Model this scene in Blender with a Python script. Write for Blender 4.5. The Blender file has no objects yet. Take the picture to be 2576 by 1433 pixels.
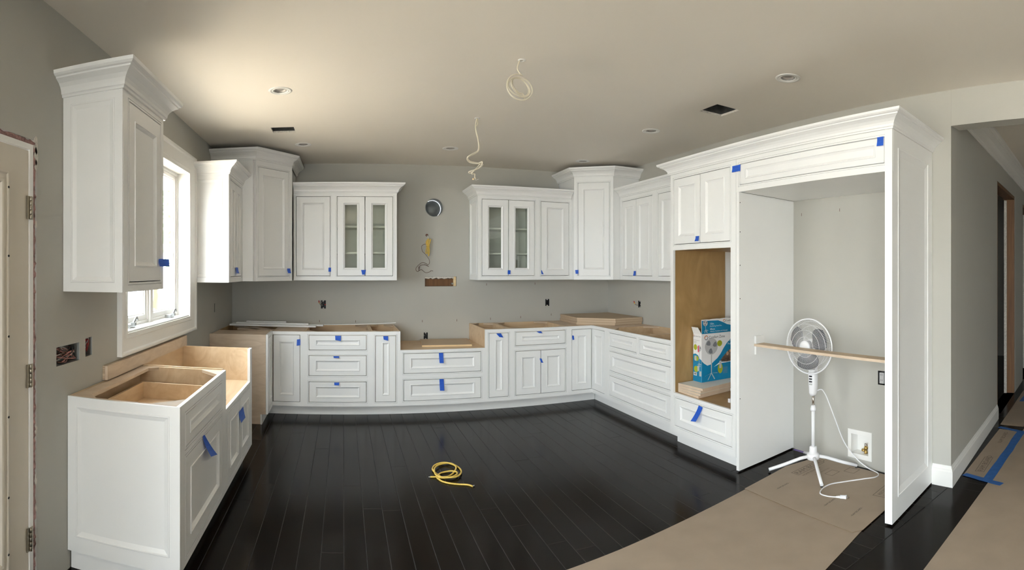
import bpy, bmesh, math, random
from mathutils import Matrix, Vector
random.seed(7)
scene = bpy.context.scene
COL = scene.collection
PI = math.pi

# ------------------------------------------------------------------ camera (the photo is a phone panorama: cylindrical projection)
F_PIX, X_AXIS, Y_HORIZON, CAM_H = 1347.0, 865.0, 682.0, 1.505
cam_data = bpy.data.cameras.new('camera')
cam_data.type = 'PANO'
cam_data.panorama_type = 'CENTRAL_CYLINDRICAL'
cam_data.central_cylindrical_range_u_min = -X_AXIS / F_PIX
cam_data.central_cylindrical_range_u_max = (2576 - X_AXIS) / F_PIX
cam_data.central_cylindrical_range_v_min = -(1433 - Y_HORIZON) / F_PIX
cam_data.central_cylindrical_range_v_max = Y_HORIZON / F_PIX
cam_data.central_cylindrical_radius = 1.0
cam_data.clip_start = 0.02
cam = bpy.data.objects.new('camera', cam_data)
COL.objects.link(cam)
cam.location = (0, 0, CAM_H)
cam.rotation_euler = (PI / 2, 0, 0)
scene.camera = cam

# ------------------------------------------------------------------ world, daylight, exposure
world = bpy.data.worlds.new('daylight_sky')
scene.world = world
world.use_nodes = True
bg = world.node_tree.nodes['Background']
bg.inputs[0].default_value = (0.885, 0.95, 1.0, 1)
bg.inputs[1].default_value = 4.6
sun_data = bpy.data.lights.new('sun', 'SUN'); sun_data.energy = 9.5; sun_data.angle = math.radians(0.6); sun_data.color = (1.0, 0.95, 0.87)
sun = bpy.data.objects.new('sun', sun_data); COL.objects.link(sun)
sun.rotation_euler = Vector((-0.42, 0.12, -0.90)).to_track_quat('-Z', 'Y').to_euler()   # high sun from behind the house: it lights the paving outside

def portal(name, loc, rot, sx, sy):
    l = bpy.data.lights.new(name, 'AREA'); l.shape = 'RECTANGLE'; l.size = sx; l.size_y = sy
    l.cycles.is_portal = True
    o = bpy.data.objects.new(name, l); COL.objects.link(o); o.location = loc; o.rotation_euler = rot
    return o
# light portals stand in the window and door openings, the rear one added (they only guide the sampling of the sky)
portal('window_portal', (-1.46, 3.76, 1.73), (0, -PI / 2, 0), 1.27, 1.40)
portal('patio_portal', (-1.46, -0.75, 1.25), (0, -PI / 2, 0), 2.48, 2.90)
portal('added_window_portal', (-0.75, -2.62, 1.25), (PI / 2, 0, 0), 0.90, 2.30)

vs = scene.view_settings
vs.view_transform = 'Standard'; vs.look = 'None'; vs.gamma = 1.0; vs.use_curve_mapping = False
vs.exposure = 2.12
scene.cycles.max_bounces = 8
scene.cycles.diffuse_bounces = 5
scene.cycles.sample_clamp_indirect = 8.0

# ------------------------------------------------------------------ materials
def mat(name, col, rough=0.5, metal=0.0, spec=0.5, noise=0.0, nscale=8.0, bump=0.0, bscale=200.0, coat=0.0):
    m = bpy.data.materials.new(name); m.use_nodes = True
    nt = m.node_tree; b = nt.nodes['Principled BSDF']
    b.inputs['Base Color'].default_value = (*col, 1); b.inputs['Roughness'].default_value = rough
    b.inputs['Metallic'].default_value = metal; b.inputs['Specular IOR Level'].default_value = spec
    if coat: b.inputs['Coat Weight'].default_value = coat; b.inputs['Coat Roughness'].default_value = 0.1
    tc = nt.nodes.new('ShaderNodeTexCoord')
    if noise:
        n = nt.nodes.new('ShaderNodeTexNoise'); n.inputs['Scale'].default_value = nscale; n.inputs['Detail'].default_value = 5
        nt.links.new(tc.outputs['Object'], n.inputs['Vector'])
        r = nt.nodes.new('ShaderNodeValToRGB')
        r.color_ramp.elements[0].position = 0.3; r.color_ramp.elements[1].position = 0.7
        r.color_ramp.elements[0].color = (*[c * (1 - noise) for c in col], 1)
        r.color_ramp.elements[1].color = (*[min(1, c * (1 + noise)) for c in col], 1)
        nt.links.new(n.outputs['Fac'], r.inputs['Fac']); nt.links.new(r.outputs['Color'], b.inputs['Base Color'])
    if bump:
        n2 = nt.nodes.new('ShaderNodeTexNoise'); n2.inputs['Scale'].default_value = bscale; n2.inputs['Detail'].default_value = 3
        nt.links.new(tc.outputs['Object'], n2.inputs['Vector'])
        bp = nt.nodes.new('ShaderNodeBump'); bp.inputs['Strength'].default_value = bump; bp.inputs['Distance'].default_value = 0.002
        nt.links.new(n2.outputs['Fac'], bp.inputs['Height']); nt.links.new(bp.outputs['Normal'], b.inputs['Normal'])
    return m

def wood(name, c1, c2, rough=0.5, scale=(3, 3, 30), distort=2.0, wscale=1.0):
    m = bpy.data.materials.new(name); m.use_nodes = True
    nt = m.node_tree; b = nt.nodes['Principled BSDF']; b.inputs['Roughness'].default_value = rough
    tc = nt.nodes.new('ShaderNodeTexCoord'); mp = nt.nodes.new('ShaderNodeMapping'); mp.inputs['Scale'].default_value = scale
    nt.links.new(tc.outputs['Object'], mp.inputs['Vector'])
    n = nt.nodes.new('ShaderNodeTexNoise'); n.inputs['Scale'].default_value = wscale; n.inputs['Detail'].default_value = 6; n.inputs['Distortion'].default_value = distort
    nt.links.new(mp.outputs['Vector'], n.inputs['Vector'])
    r = nt.nodes.new('ShaderNodeValToRGB')
    r.color_ramp.elements[0].position = 0.32; r.color_ramp.elements[1].position = 0.68
    r.color_ramp.elements[0].color = (*c1, 1); r.color_ramp.elements[1].color = (*c2, 1)
    nt.links.new(n.outputs['Fac'], r.inputs['Fac']); nt.links.new(r.outputs['Color'], b.inputs['Base Color'])
    return m

def glass_mat(name, tint=(0.96, 0.98, 0.97), gloss=0.10, rough=0.02):
    m = bpy.data.materials.new(name); m.use_nodes = True
    nt = m.node_tree; nt.nodes.clear()
    out = nt.nodes.new('ShaderNodeOutputMaterial'); mix = nt.nodes.new('ShaderNodeMixShader')
    tr = nt.nodes.new('ShaderNodeBsdfTransparent'); tr.inputs[0].default_value = (*tint, 1)
    gl = nt.nodes.new('ShaderNodeBsdfGlossy'); gl.inputs['Roughness'].default_value = rough
    fr = nt.nodes.new('ShaderNodeLayerWeight'); fr.inputs[0].default_value = 0.5
    pw = nt.nodes.new('ShaderNodeMath'); pw.operation = 'POWER'; pw.inputs[1].default_value = 5.0
    nt.links.new(fr.outputs['Facing'], pw.inputs[0])
    ad = nt.nodes.new('ShaderNodeMath'); ad.operation = 'ADD'; ad.use_clamp = True; ad.inputs[1].default_value = gloss
    nt.links.new(pw.outputs[0], ad.inputs[0]); nt.links.new(ad.outputs[0], mix.inputs[0])
    nt.links.new(tr.outputs[0], mix.inputs[1]); nt.links.new(gl.outputs[0], mix.inputs[2]); nt.links.new(mix.outputs[0], out.inputs[0])
    return m

M = {}
M['white'] = mat('white_cabinet_paint', (0.85, 0.85, 0.84), 0.36, noise=0.012, nscale=3)
M['wall'] = mat('greige_wall_paint', (0.46, 0.45, 0.41), 0.75, noise=0.03, nscale=1.3, bump=0.05, bscale=250)
M['hallwall'] = mat('grey_hall_paint', (0.46, 0.45, 0.41), 0.75, noise=0.03, nscale=1.3, bump=0.05, bscale=250)
M['ceil'] = mat('flat_ceiling_paint', (0.81, 0.76, 0.685), 0.9, noise=0.015, nscale=1.0)
M['trim'] = mat('white_trim_paint', (0.83, 0.82, 0.79), 0.4)
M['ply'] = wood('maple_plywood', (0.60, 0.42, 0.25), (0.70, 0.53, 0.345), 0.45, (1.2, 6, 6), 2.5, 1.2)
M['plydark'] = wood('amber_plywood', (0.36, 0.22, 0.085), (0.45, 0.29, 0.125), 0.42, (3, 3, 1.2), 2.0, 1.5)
M['plyraw'] = wood('raw_plywood', (0.58, 0.45, 0.33), (0.68, 0.55, 0.42), 0.6, (3, 3, 12), 1.5, 1.5)
M['plyedge'] = wood('plywood_edge', (0.36, 0.25, 0.16), (0.66, 0.53, 0.38), 0.7, (0.6, 0.6, 190), 0.3, 1.0)
M['mdf'] = wood('shelf_board_face', (0.50, 0.37, 0.235), (0.55, 0.41, 0.265), 0.5, (2, 8, 8), 1.0, 1.0)
M['pine'] = wood('pine_edge', (0.72, 0.52, 0.28), (0.83, 0.64, 0.38), 0.5, (1.5, 1.5, 60), 0.6, 1.0)
M['stud'] = wood('orange_pine_stud', (0.13, 0.055, 0.016), (0.20, 0.09, 0.027), 0.55, (30, 30, 1.5), 1.0, 1.0)
M['floor'] = wood('espresso_floor', (0.006, 0.0042, 0.003), (0.010, 0.007, 0.005), 0.18, (30, 1.5, 30), 1.0, 1.0)
M['floor'].node_tree.nodes['Principled BSDF'].inputs['Specular IOR Level'].default_value = 0.085
M['seam'] = mat('dusty_plank_edge', (0.024, 0.020, 0.017), 0.6)
M['sub'] = mat('dark_subfloor', (0.02, 0.016, 0.012), 0.6)
M['card'] = mat('brown_ram_board', (0.335, 0.265, 0.20), 0.7, noise=0.06, nscale=5, bump=0.1, bscale=90)
M['print'] = mat('board_print_ink', (0.13, 0.10, 0.08), 0.8)
M['ink'] = mat('black_print_ink', (0.02, 0.02, 0.022), 0.7)
M['tape'] = mat('blue_painters_tape', (0.012, 0.10, 0.56), 0.55, noise=0.12, nscale=40)
M['tapefloor'] = mat('blue_floor_tape', (0.02, 0.115, 0.37), 0.6, noise=0.15, nscale=20)
M['purple'] = mat('purple_masking_tape', (0.20, 0.14, 0.38), 0.6)
M['dark'] = mat('dark_void', (0.012, 0.012, 0.012), 0.9)
M['boxplastic'] = mat('black_box_plastic', (0.02, 0.02, 0.022), 0.5)
M['steel'] = mat('galvanised_steel', (0.42, 0.43, 0.43), 0.35, metal=0.9, noise=0.15, nscale=12)
M['duct'] = mat('dull_duct_steel', (0.30, 0.31, 0.30), 0.55, metal=0.6, noise=0.15, nscale=12)
M['boot'] = mat('dark_duct_boot', (0.07, 0.072, 0.07), 0.5, metal=0.5, noise=0.3, nscale=20)
M['chrome'] = mat('chrome', (0.62, 0.56, 0.5), 0.18, metal=1.0)
M['hinge'] = mat('satin_nickel', (0.36, 0.32, 0.25), 0.35, metal=1.0)
M['brass'] = mat('brass', (0.55, 0.38, 0.13), 0.35, metal=1.0)
M['cable'] = mat('ivory_cable_sheath', (0.72, 0.66, 0.53), 0.45)
M['wirewhite'] = mat('white_wire', (0.75, 0.73, 0.70), 0.45)
M['wireyellow'] = mat('yellow_cable_sheath', (0.72, 0.50, 0.10), 0.45)
M['wirered'] = mat('red_wire', (0.42, 0.03, 0.03), 0.45)
M['wirebrown'] = mat('brown_wire', (0.13, 0.05, 0.03), 0.5)
M['wirepink'] = mat('faded_red_wire', (0.45, 0.20, 0.18), 0.5)
M['wireblack'] = mat('black_wire', (0.02, 0.02, 0.02), 0.5)
M['foam'] = mat('pink_insulation', (0.30, 0.175, 0.155), 0.95, noise=0.5, nscale=35)
M['gypsum'] = mat('broken_gypsum', (0.62, 0.58, 0.52), 0.9, noise=0.2, nscale=60)
M['fanwhite'] = mat('white_fan_plastic', (0.82, 0.82, 0.84), 0.3)
M['blade'] = mat('smoke_grey_blade', (0.09, 0.095, 0.105), 0.25)
M['button'] = mat('black_button', (0.025, 0.025, 0.03), 0.4)
M['doorpaint'] = mat('cream_door_paint', (0.66, 0.60, 0.51), 0.45)
M['film'] = mat('white_glass_film', (0.55, 0.53, 0.49), 0.4)
M['lens'] = mat('lamp_lens', (0.42, 0.40, 0.38), 0.3, metal=0.2)
M['cardwhite'] = mat('white_carton', (0.80, 0.80, 0.80), 0.45)
M['cardblue'] = mat('teal_carton_print', (0.0, 0.22, 0.42), 0.45, noise=0.25, nscale=4)
M['cardlime'] = mat('lime_carton_print', (0.38, 0.42, 0.02), 0.45)
M['cardgrey'] = mat('grey_carton_print', (0.22, 0.23, 0.25), 0.45)
M['cardpale'] = mat('pale_grey_carton_print', (0.5, 0.5, 0.5), 0.45)
M['cardred'] = mat('pink_carton_print', (0.75, 0.08, 0.14), 0.45)
M['cardorange'] = mat('orange_carton_print', (0.6, 0.16, 0.03), 0.45)
M['kraft_and_shade'] = mat('kraft_inside_and_seam_shade', (0.23, 0.155, 0.09), 0.7)  # carton inside; on the floor sheet sides it paints a seam shadow
M['photo'] = mat('dark_photo_print', (0.14, 0.09, 0.06), 0.45, noise=0.7, nscale=25)
M['skin'] = mat('light_photo_print', (0.5, 0.3, 0.18), 0.45)
M['glass'] = glass_mat('window_glass', (0.97, 0.98, 0.98), 0.02)
M['cabglass'] = glass_mat('cabinet_glass', (0.95, 0.97, 0.94), 0.09)
M['cabin'] = mat('grey_cabinet_interior', (0.74, 0.75, 0.71), 0.6)
M['siding'] = mat('white_clapboard', (0.8, 0.8, 0.8), 0.6)
M['leaf'] = mat('green_leaf', (0.12, 0.22, 0.05), 0.6, noise=0.4, nscale=6)
M['bark'] = mat('brown_bark', (0.12, 0.08, 0.05), 0.9)
M['grass'] = mat('pale_paving', (0.50, 0.43, 0.34), 0.9, noise=0.1, nscale=2)

# ------------------------------------------------------------------ mesh helpers
def FR(x, y, deg=0.0, z=0.0):
    return Matrix.Translation((x, y, z)) @ Matrix.Rotation(math.radians(deg), 4, 'Z')
I4 = Matrix.Identity(4)
MW = {}                                      # world matrix of each thing

def catmull(pts, n=6, closed=False):
    P = [Vector(p) for p in pts]; out = []; N = len(P)
    rng = range(N) if closed else range(N - 1)
    for i in rng:
        p0 = P[(i - 1) % N] if (closed or i > 0) else P[0]; p1 = P[i]; p2 = P[(i + 1) % N]
        p3 = P[(i + 2) % N] if (closed or i + 2 < N) else P[-1]
        for k in range(n):
            t = k / n
            out.append(0.5 * ((2 * p1) + (p2 - p0) * t + (2 * p0 - 5 * p1 + 4 * p2 - p3) * t * t + (3 * p1 - p0 - 3 * p2 + p3) * t ** 3))
    if not closed: out.append(P[-1])
    return out

class MB:
    def __init__(s): s.v = []; s.f = []; s.mi = []; s.sm = []
    def add(s, vs_, fs, mi=0, sm=False):
        b = len(s.v); s.v += [Vector(p) for p in vs_]
        for f in fs: s.f.append([b + i for i in f]); s.mi.append(mi); s.sm.append(sm)
        return s
    def box(s, x0, x1, y0, y1, z0, z1, mi=0):
        return s.add([(x0, y0, z0), (x1, y0, z0), (x1, y1, z0), (x0, y1, z0), (x0, y0, z1), (x1, y0, z1), (x1, y1, z1), (x0, y1, z1)],
                     [(0, 3, 2, 1), (4, 5, 6, 7), (0, 1, 5, 4), (1, 2, 6, 5), (2, 3, 7, 6), (3, 0, 4, 7)], mi)
    def quad(s, a, b, c, d, mi=0): return s.add([a, b, c, d], [(0, 1, 2, 3)], mi)
    def prism(s, poly, z0, z1, mi=0, side=None):
        n = len(poly)
        b = len(s.v)
        s.add([(x, y, z0) for x, y in poly] + [(x, y, z1) for x, y in poly], [tuple(range(n - 1, -1, -1)), tuple(range(n, 2 * n))], mi)
        for i in range(n):
            j = (i + 1) % n; s.f.append([b + i, b + j, b + n + j, b + n + i]); s.mi.append(mi if side is None else side); s.sm.append(False)
        return s
    def prism_xz(s, poly, y0, y1, mi=0):
        n = len(poly); b = len(s.v)
        s.add([(x, y0, z) for x, z in poly] + [(x, y1, z) for x, z in poly], [tuple(range(n)), tuple(range(2 * n - 1, n - 1, -1))], mi)
        for i in range(n):
            j = (i + 1) % n; s.f.append([b + i, b + n + i, b + n + j, b + j]); s.mi.append(mi); s.sm.append(False)
        return s
    def rects(s, loops, cap=True, mi=0):
        """loops: list of (x0,x1,z0,z1,y); skins consecutive rectangles"""
        for k in range(len(loops) - 1):
            a, c = loops[k], loops[k + 1]
            A = [(a[0], a[4], a[2]), (a[1], a[4], a[2]), (a[1], a[4], a[3]), (a[0], a[4], a[3])]
            B = [(c[0], c[4], c[2]), (c[1], c[4], c[2]), (c[1], c[4], c[3]), (c[0], c[4], c[3])]
            s.add(A + B, [(0, 1, 5, 4), (1, 2, 6, 5), (2, 3, 7, 6), (3, 0, 4, 7)], mi)
        if cap:
            c = loops[-1]; s.quad((c[0], c[4], c[2]), (c[1], c[4], c[2]), (c[1], c[4], c[3]), (c[0], c[4], c[3]), mi)
        return s
    def plate(s, x0, x1, z0, z1, holes, y=0.0, mi=0):
        """flat plate in xz with rectangular holes (x0,x1,z0,z1) and round ones ('c',x,z,r)"""
        rh = [(h[1] - h[3] * 1.15, h[1] + h[3] * 1.15, h[2] - h[3] * 1.15, h[2] + h[3] * 1.15) if h[0] == 'c' else h for h in holes]
        xs = sorted({x0, x1, *[min(max(v, x0), x1) for h in rh for v in h[:2]]}); zs = sorted({z0, z1, *[min(max(v, z0), z1) for h in rh for v in h[2:]]})
        for i in range(len(xs) - 1):
            for j in range(len(zs) - 1):
                cx, cz = (xs[i] + xs[i + 1]) / 2, (zs[j] + zs[j + 1]) / 2
                if any(h[0] < cx < h[1] and h[2] < cz < h[3] for h in rh): continue
                s.quad((xs[i], y, zs[j]), (xs[i + 1], y, zs[j]), (xs[i + 1], y, zs[j + 1]), (xs[i], y, zs[j + 1]), mi)
        for h in holes:
            if h[0] != 'c': continue
            _, cx, cz, r = h; R = r * 1.15; n = 32; V = []
            for k in range(n):
                a = 2 * PI * k / n; c, d = math.cos(a), math.sin(a); q = R / max(abs(c), abs(d))
                V += [(cx + r * c, y, cz + r * d), (cx + q * c, y, cz + q * d)]
            s.add(V, [(2 * k, 2 * k + 1, (2 * k + 3) % (2 * n), (2 * k + 2) % (2 * n)) for k in range(n)], mi)
        return s
    def wall(s, x0, x1, z0, z1, holes, t, mi=0, reveal=None):
        s.plate(x0, x1, z0, z1, holes, 0, mi); s.plate(x0, x1, z0, z1, holes, t, mi)
        s.rects([(x0, x1, z0, z1, 0), (x0, x1, z0, z1, t)], False, mi)
        for h in holes:
            if h[0] == 'c':
                _, cx, cz, r = h; n = 32; V = []
                for k in range(n):
                    a = 2 * PI * k / n; V += [(cx + r * math.cos(a), 0, cz + r * math.sin(a)), (cx + r * math.cos(a), t, cz + r * math.sin(a))]
                s.add(V, [(2 * k, 2 * k + 1, (2 * k + 3) % (2 * n), (2 * k + 2) % (2 * n)) for k in range(n)], mi)
            else:
                s.rects([(*h[:4], 0), (*h[:4], t)], False, mi if reveal is None else reveal)
        return s
    def tube(s, pts, r, n=8, closed=False, mi=0, ry=None, caps=True):
        P = [Vector(p) for p in pts]; N = len(P); rr = r if isinstance(r, (list, tuple)) else [r] * N
        b = len(s.v); up = None
        for i in range(N):
            if closed: t = P[(i + 1) % N] - P[(i - 1) % N]
            else: t = P[min(i + 1, N - 1)] - P[max(i - 1, 0)]
            if t.length < 1e-9: t = Vector((0, 0, 1))
            t.normalize()
            if up is None:
                up = Vector((0, 0, 1)) if abs(t.z) < 0.9 else Vector((1, 0, 0))
            u = up - t * up.dot(t)
            if u.length < 1e-6: u = t.orthogonal()
            u.normalize(); w = t.cross(u); up = u
            for k in range(n):
                a = 2 * PI * k / n
                s.v.append(P[i] + u * (math.cos(a) * (ry if ry else rr[i])) + w * (math.sin(a) * rr[i]))
        for i in range(N if closed else N - 1):
            j = (i + 1) % N
            for k in range(n):
                l = (k + 1) % n
                s.f.append([b + i * n + k, b + i * n + l, b + j * n + l, b + j * n + k]); s.mi.append(mi); s.sm.append(True)
        if caps and not closed:
            s.f.append([b + k for k in range(n)]); s.f.append([b + (N - 1) * n + k for k in range(n - 1, -1, -1)]); s.mi += [mi, mi]; s.sm += [False, False]
        return s
    def lathe(s, prof, n=24, T=I4, mi=0, sm=True, caps=True):
        """prof: (radius, height) along local z of T"""
        b = len(s.v); m = len(prof)
        for r, z in prof:
            for k in range(n):
                a = 2 * PI * k / n; s.v.append(T @ Vector((r * math.cos(a), r * math.sin(a), z)))
        for i in range(m - 1):
            for k in range(n):
                l = (k + 1) % n
                s.f.append([b + i * n + k, b + i * n + l, b + (i + 1) * n + l, b + (i + 1) * n + k]); s.mi.append(mi); s.sm.append(sm)
        for i, rev in ((0, True), (m - 1, False)):
            if caps and prof[i][0] > 1e-5:
                f = [b + i * n + k for k in range(n)]
                s.f.append(f[::-1] if rev else f); s.mi.append(mi); s.sm.append(False)
        return s
    def build(s, name, mats, parent=None, frame=None, recalc=True):
        if not isinstance(mats, (list, tuple)): mats = [mats]
        if frame is None: frame = MW[parent] if parent is not None else I4
        W = [frame @ p for p in s.v]
        if parent is not None:
            inv = MW[parent].inverted(); L = [inv @ p for p in W]; org = None
        else:
            lo = [min(p[i] for p in W) for i in range(3)]; hi = [max(p[i] for p in W) for i in range(3)]
            org = Vector(((lo[0] + hi[0]) / 2, (lo[1] + hi[1]) / 2, lo[2])); L = [p - org for p in W]
        me = bpy.data.meshes.new(name); me.from_pydata([tuple(p) for p in L], [], s.f)
        for m_ in mats: me.materials.append(M[m_] if isinstance(m_, str) else m_)
        me.polygons.foreach_set('material_index', s.mi); me.polygons.foreach_set('use_smooth', s.sm)
        if recalc:
            bm = bmesh.new(); bm.from_mesh(me); bmesh.ops.remove_doubles(bm, verts=bm.verts, dist=1e-5)
            bmesh.ops.recalc_face_normals(bm, faces=bm.faces); bm.to_mesh(me); bm.free()
        me.update()
        o = bpy.data.objects.new(name, me); COL.objects.link(o)
        if parent is not None: o.parent = parent; MW[o] = MW[parent]
        else: o.location = org; MW[o] = Matrix.Translation(org)
        return o

def tag(o, label=None, cat=None, group=None, kind=None):
    if label: o['label'] = label
    if cat: o['category'] = cat
    if group: o['group'] = group
    if kind: o['kind'] = kind
    return o
def thing(name, label, cat, frame, group=None):
    o = bpy.data.objects.new(name, None); o.empty_display_size = 0.1; COL.objects.link(o)
    o.matrix_basis = frame; MW[o] = frame.copy()
    return tag(o, label, cat, group)
def text_mesh(name, s, size, frame, m, parent, align='LEFT', sx=1.0):
    """flat lettering in the xz plane of frame, facing -y"""
    cu = bpy.data.curves.new(name, 'FONT'); cu.body = s; cu.size = size; cu.align_x = align; cu.resolution_u = 2
    ob = bpy.data.objects.new(name, cu)
    me = bpy.data.meshes.new_from_object(ob); bpy.data.objects.remove(ob)
    inv = MW[parent].inverted() @ frame @ Matrix.Rotation(PI / 2, 4, 'X') @ Matrix.Diagonal((sx, 1, 1, 1))
    me.transform(inv); me.materials.clear(); me.materials.append(M[m]); me.name = name
    o = bpy.data.objects.new(name, me); COL.objects.link(o); o.parent = parent; MW[o] = MW[parent]
    return o
# ------------------------------------------------------------------ the room shell
CEIL = 2.772
XL, YB, XR = -1.334, 6.30, 3.39
HALL0, HALL1 = Vector((3.39, 1.583, 0)), Vector((5.10, 1.873, 0))
hall_dir = (HALL1 - HALL0).normalized()
hall_deg = math.degrees(math.atan2(hall_dir.y, hall_dir.x))
LEFTW, BACKW, RIGHTW = FR(XL, 0, 90), FR(0, YB, 0), FR(XR, 0, -90)
def struct(o): o['kind'] = 'structure'; return o

# ceiling with its cut-outs
lights = [(-0.445, 3.733), (-0.405, 5.335), (1.092, 5.414), (2.625, 4.06), (2.66, 5.56), (2.59, 2.372)]
vents = [(-0.645, -0.44, 4.685, 4.865), (2.61, 2.84, 3.115, 3.34)]
cable_holes = [(1.049, 3.038), (1.094, 4.296)]
CEILF = Matrix(((1, 0, 0, 0), (0, 0, 1, 0), (0, 1, 0, CEIL), (0, 0, 0, 1)))
ch = [(x - .05, x + .05, y - .05, y + .05) for x, y in lights] + [tuple(v) for v in vents] + [(x - .016, x + .016, y - .012, y + .012) for x, y in cable_holes]
ceiling = struct(MB().wall(XL - .2, 9.2, -4.2, YB + .2, ch, 0.016, 0, 1).build('ceiling', ['ceil', 'gypsum'], frame=CEILF))
for v in vents:
    d = MB(); x0, x1, y0, y1 = v[0] - .012, v[1] + .012, v[2] - .012, v[3] + .012
    d.rects([(x0, x1, y0, y1, .017), (x0, x1, y0, y1, .26)], True)
    d.build('duct_boot', 'boot', ceiling, CEILF)

# walls
DOOR = (1.05, 2.062, -0.02, 2.10)
WIN = (3.06, 4.457, 1.10, 2.365)
PATIO = (-2.2, 0.70, 0.0, 2.50)
left_holes = [DOOR, WIN, PATIO, (2.241, 2.482, 1.040, 1.133), (2.546, 2.627, 1.046, 1.146), (5.405, 5.437, 1.078, 1.169)]
wall_left = struct(MB().wall(-4.2, YB + .15, 0, CEIL, left_holes, 0.15).build('wall_left', 'wall', frame=LEFTW))
back_holes = [('c', 1.072, 2.264, 0.108), (0.961, 1.345, 1.325, 1.443), (-0.271, -0.211, 1.066, 1.163), (0.947, 0.995, 0.696, 0.777), (2.490, 2.544, 1.066, 1.153)]
wall_back = struct(MB().wall(XL, XR + .15, 0, CEIL, back_holes, 0.15).build('wall_back', 'wall', frame=BACKW))
right_holes = [(-5.535, -5.478, 1.066, 1.150), (-2.190, -2.117, 0.652, 0.757), (-2.436, -2.274, 0.095, 0.245)]
wall_right = struct(MB().wall(-YB - .15, -1.645, 0, CEIL, right_holes, 0.15).prism([(-1.645, 0), (-HALL0.y, 0), (-HALL0.y - .15 * hall_dir.y / hall_dir.x, .15), (-1.645, .15)], 0, CEIL).build('wall_right', 'wall', frame=RIGHTW))
wall_header = struct(MB().box(XR, XR + .14, -1.2, HALL0.y - .0005, 2.52, CEIL).build('wall_header', 'wall'))
wall_right_rear = struct(MB().box(XR, XR + .14, -4.2, -1.2, 0, CEIL).build('wall_right_rear', 'wall'))
REAR = Matrix.Translation((0, -2.5, 0)) @ Matrix.Rotation(PI, 4, 'Z')
wall_rear = struct(MB().wall(-XR - .15, -XL, 0, CEIL, [(.3, 1.2, 0.1, 2.40)], 0.15).build('wall_rear', 'wall', frame=REAR))
# hallway wall running away beyond the refrigerator, with two unfinished doorways
HALLF = FR(HALL0.x + .001, HALL0.y, hall_deg)
HL = 6.2
hall_doors = [(1.775, 2.98, -0.01, 2.43), (3.70, 4.7, -0.01, 2.43)]
wall_hall = struct(MB().wall(.13, HL, 0, CEIL, hall_doors, 0.13).build('wall_hall', 'hallwall', frame=HALLF))
wall_hall_end = struct(MB().box(9.0, 9.15, -4.2, 4.45, 0, CEIL).build('wall_hall_end', 'hallwall'))
wall_hall_front = struct(MB().box(XR + .14, 9.15, -1.35, -1.2, 0, CEIL).build('wall_hall_front', 'hallwall'))
wall_bedroom = struct(MB().box(XR + .16, 9.15, 4.3, 4.45, 0, CEIL).build('wall_side_room', 'hallwall'))
for a, b, z0, z1 in hall_doors:
    fr = thing('door_frame', ('bare orange pine door frame in the hallway, nearer one' if a < 2 else 'bare orange pine door frame at the right edge of the photo'), 'door frame',
               HALLF @ Matrix.Translation((a, 0, 0)))
    w = b - a
    MB().box(w - .036, w - .001, .002, .128, .0, z1 - .04).build('jamb_stud', 'stud', fr)
    MB().box(.001, .036, .002, .128, .0, z1 - .04).build('jamb_stud', 'stud', fr)
    MB().box(.001, w - .001, .002, .128, z1 - .038, z1 - .001).build('head_stud', 'stud', fr)
    MB().box(w - .05, w - .037, .095, .128, .0, z1 - .05).build('drywall_edge', 'gypsum', fr)

# hall crown moulding and baseboards
def sweep(path, prof, name, m, parent=None, zbase=0.0, frame=I4):
    """sweep an (out, z) profile along a plan path; outward is on the right of travel"""
    P = [Vector((p[0], p[1])) for p in path]; n = len(P); mb = MB(); k = len(prof); V = []
    for i in range(n):
        d0 = (P[i] - P[i - 1]).normalized() if i > 0 else None
        d1 = (P[i + 1] - P[i]).normalized() if i < n - 1 else None
        n0 = Vector((d0.y, -d0.x)) if d0 else None; n1 = Vector((d1.y, -d1.x)) if d1 else None
        if n0 is None: o = n1
        elif n1 is None: o = n0
        else: o = (n0 + n1) / (1 + n0.dot(n1))
        for u, z in prof: V.append((P[i].x + o.x * u, P[i].y + o.y * u, zbase + z))
    Fs = []
    for i in range(n - 1):
        for j in range(k):
            l = (j + 1) % k; Fs.append((i * k + j, i * k + l, (i + 1) * k + l, (i + 1) * k + j))
    Fs.append(tuple(range(k))); Fs.append(tuple(range((n - 1) * k + k - 1, (n - 1) * k - 1, -1)))
    mb.add(V, Fs)
    return mb.build(name, m, parent, frame)
CROWN = [(0, 0), (.009, 0), (.011, .010), (.017, .014), (.019, .028), (.026, .042), (.040, .057), (.058, .068), (.066, .072), (.067, .079), (.078, .082), (.086, .090), (.088, .105), (0, .105)]
def crown_prof(h=0.105, p=0.088): return [(u * p / .088, z * h / .105) for u, z in CROWN]
hallend = HALL0 + hall_dir * HL
struct(sweep([(HALL0.x + .15, HALL0.y + .15 * hall_dir.y / hall_dir.x), (hallend.x, hallend.y)], [(u, z) for u, z in crown_prof(.155, .12)], 'trim_1', 'trim', None, CEIL - .157))
BASEB = [(0, 0), (.016, 0), (.016, .105), (.012, .115), (.012, .122), (.006, .132), (.004, .145), (0, .145)]
struct(sweep([(XR, 1.7265), (XR, HALL0.y), (HALL0.x + hall_dir.x * 1.77, HALL0.y + hall_dir.y * 1.77)], BASEB, 'baseboard_right', 'trim'))

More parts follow.
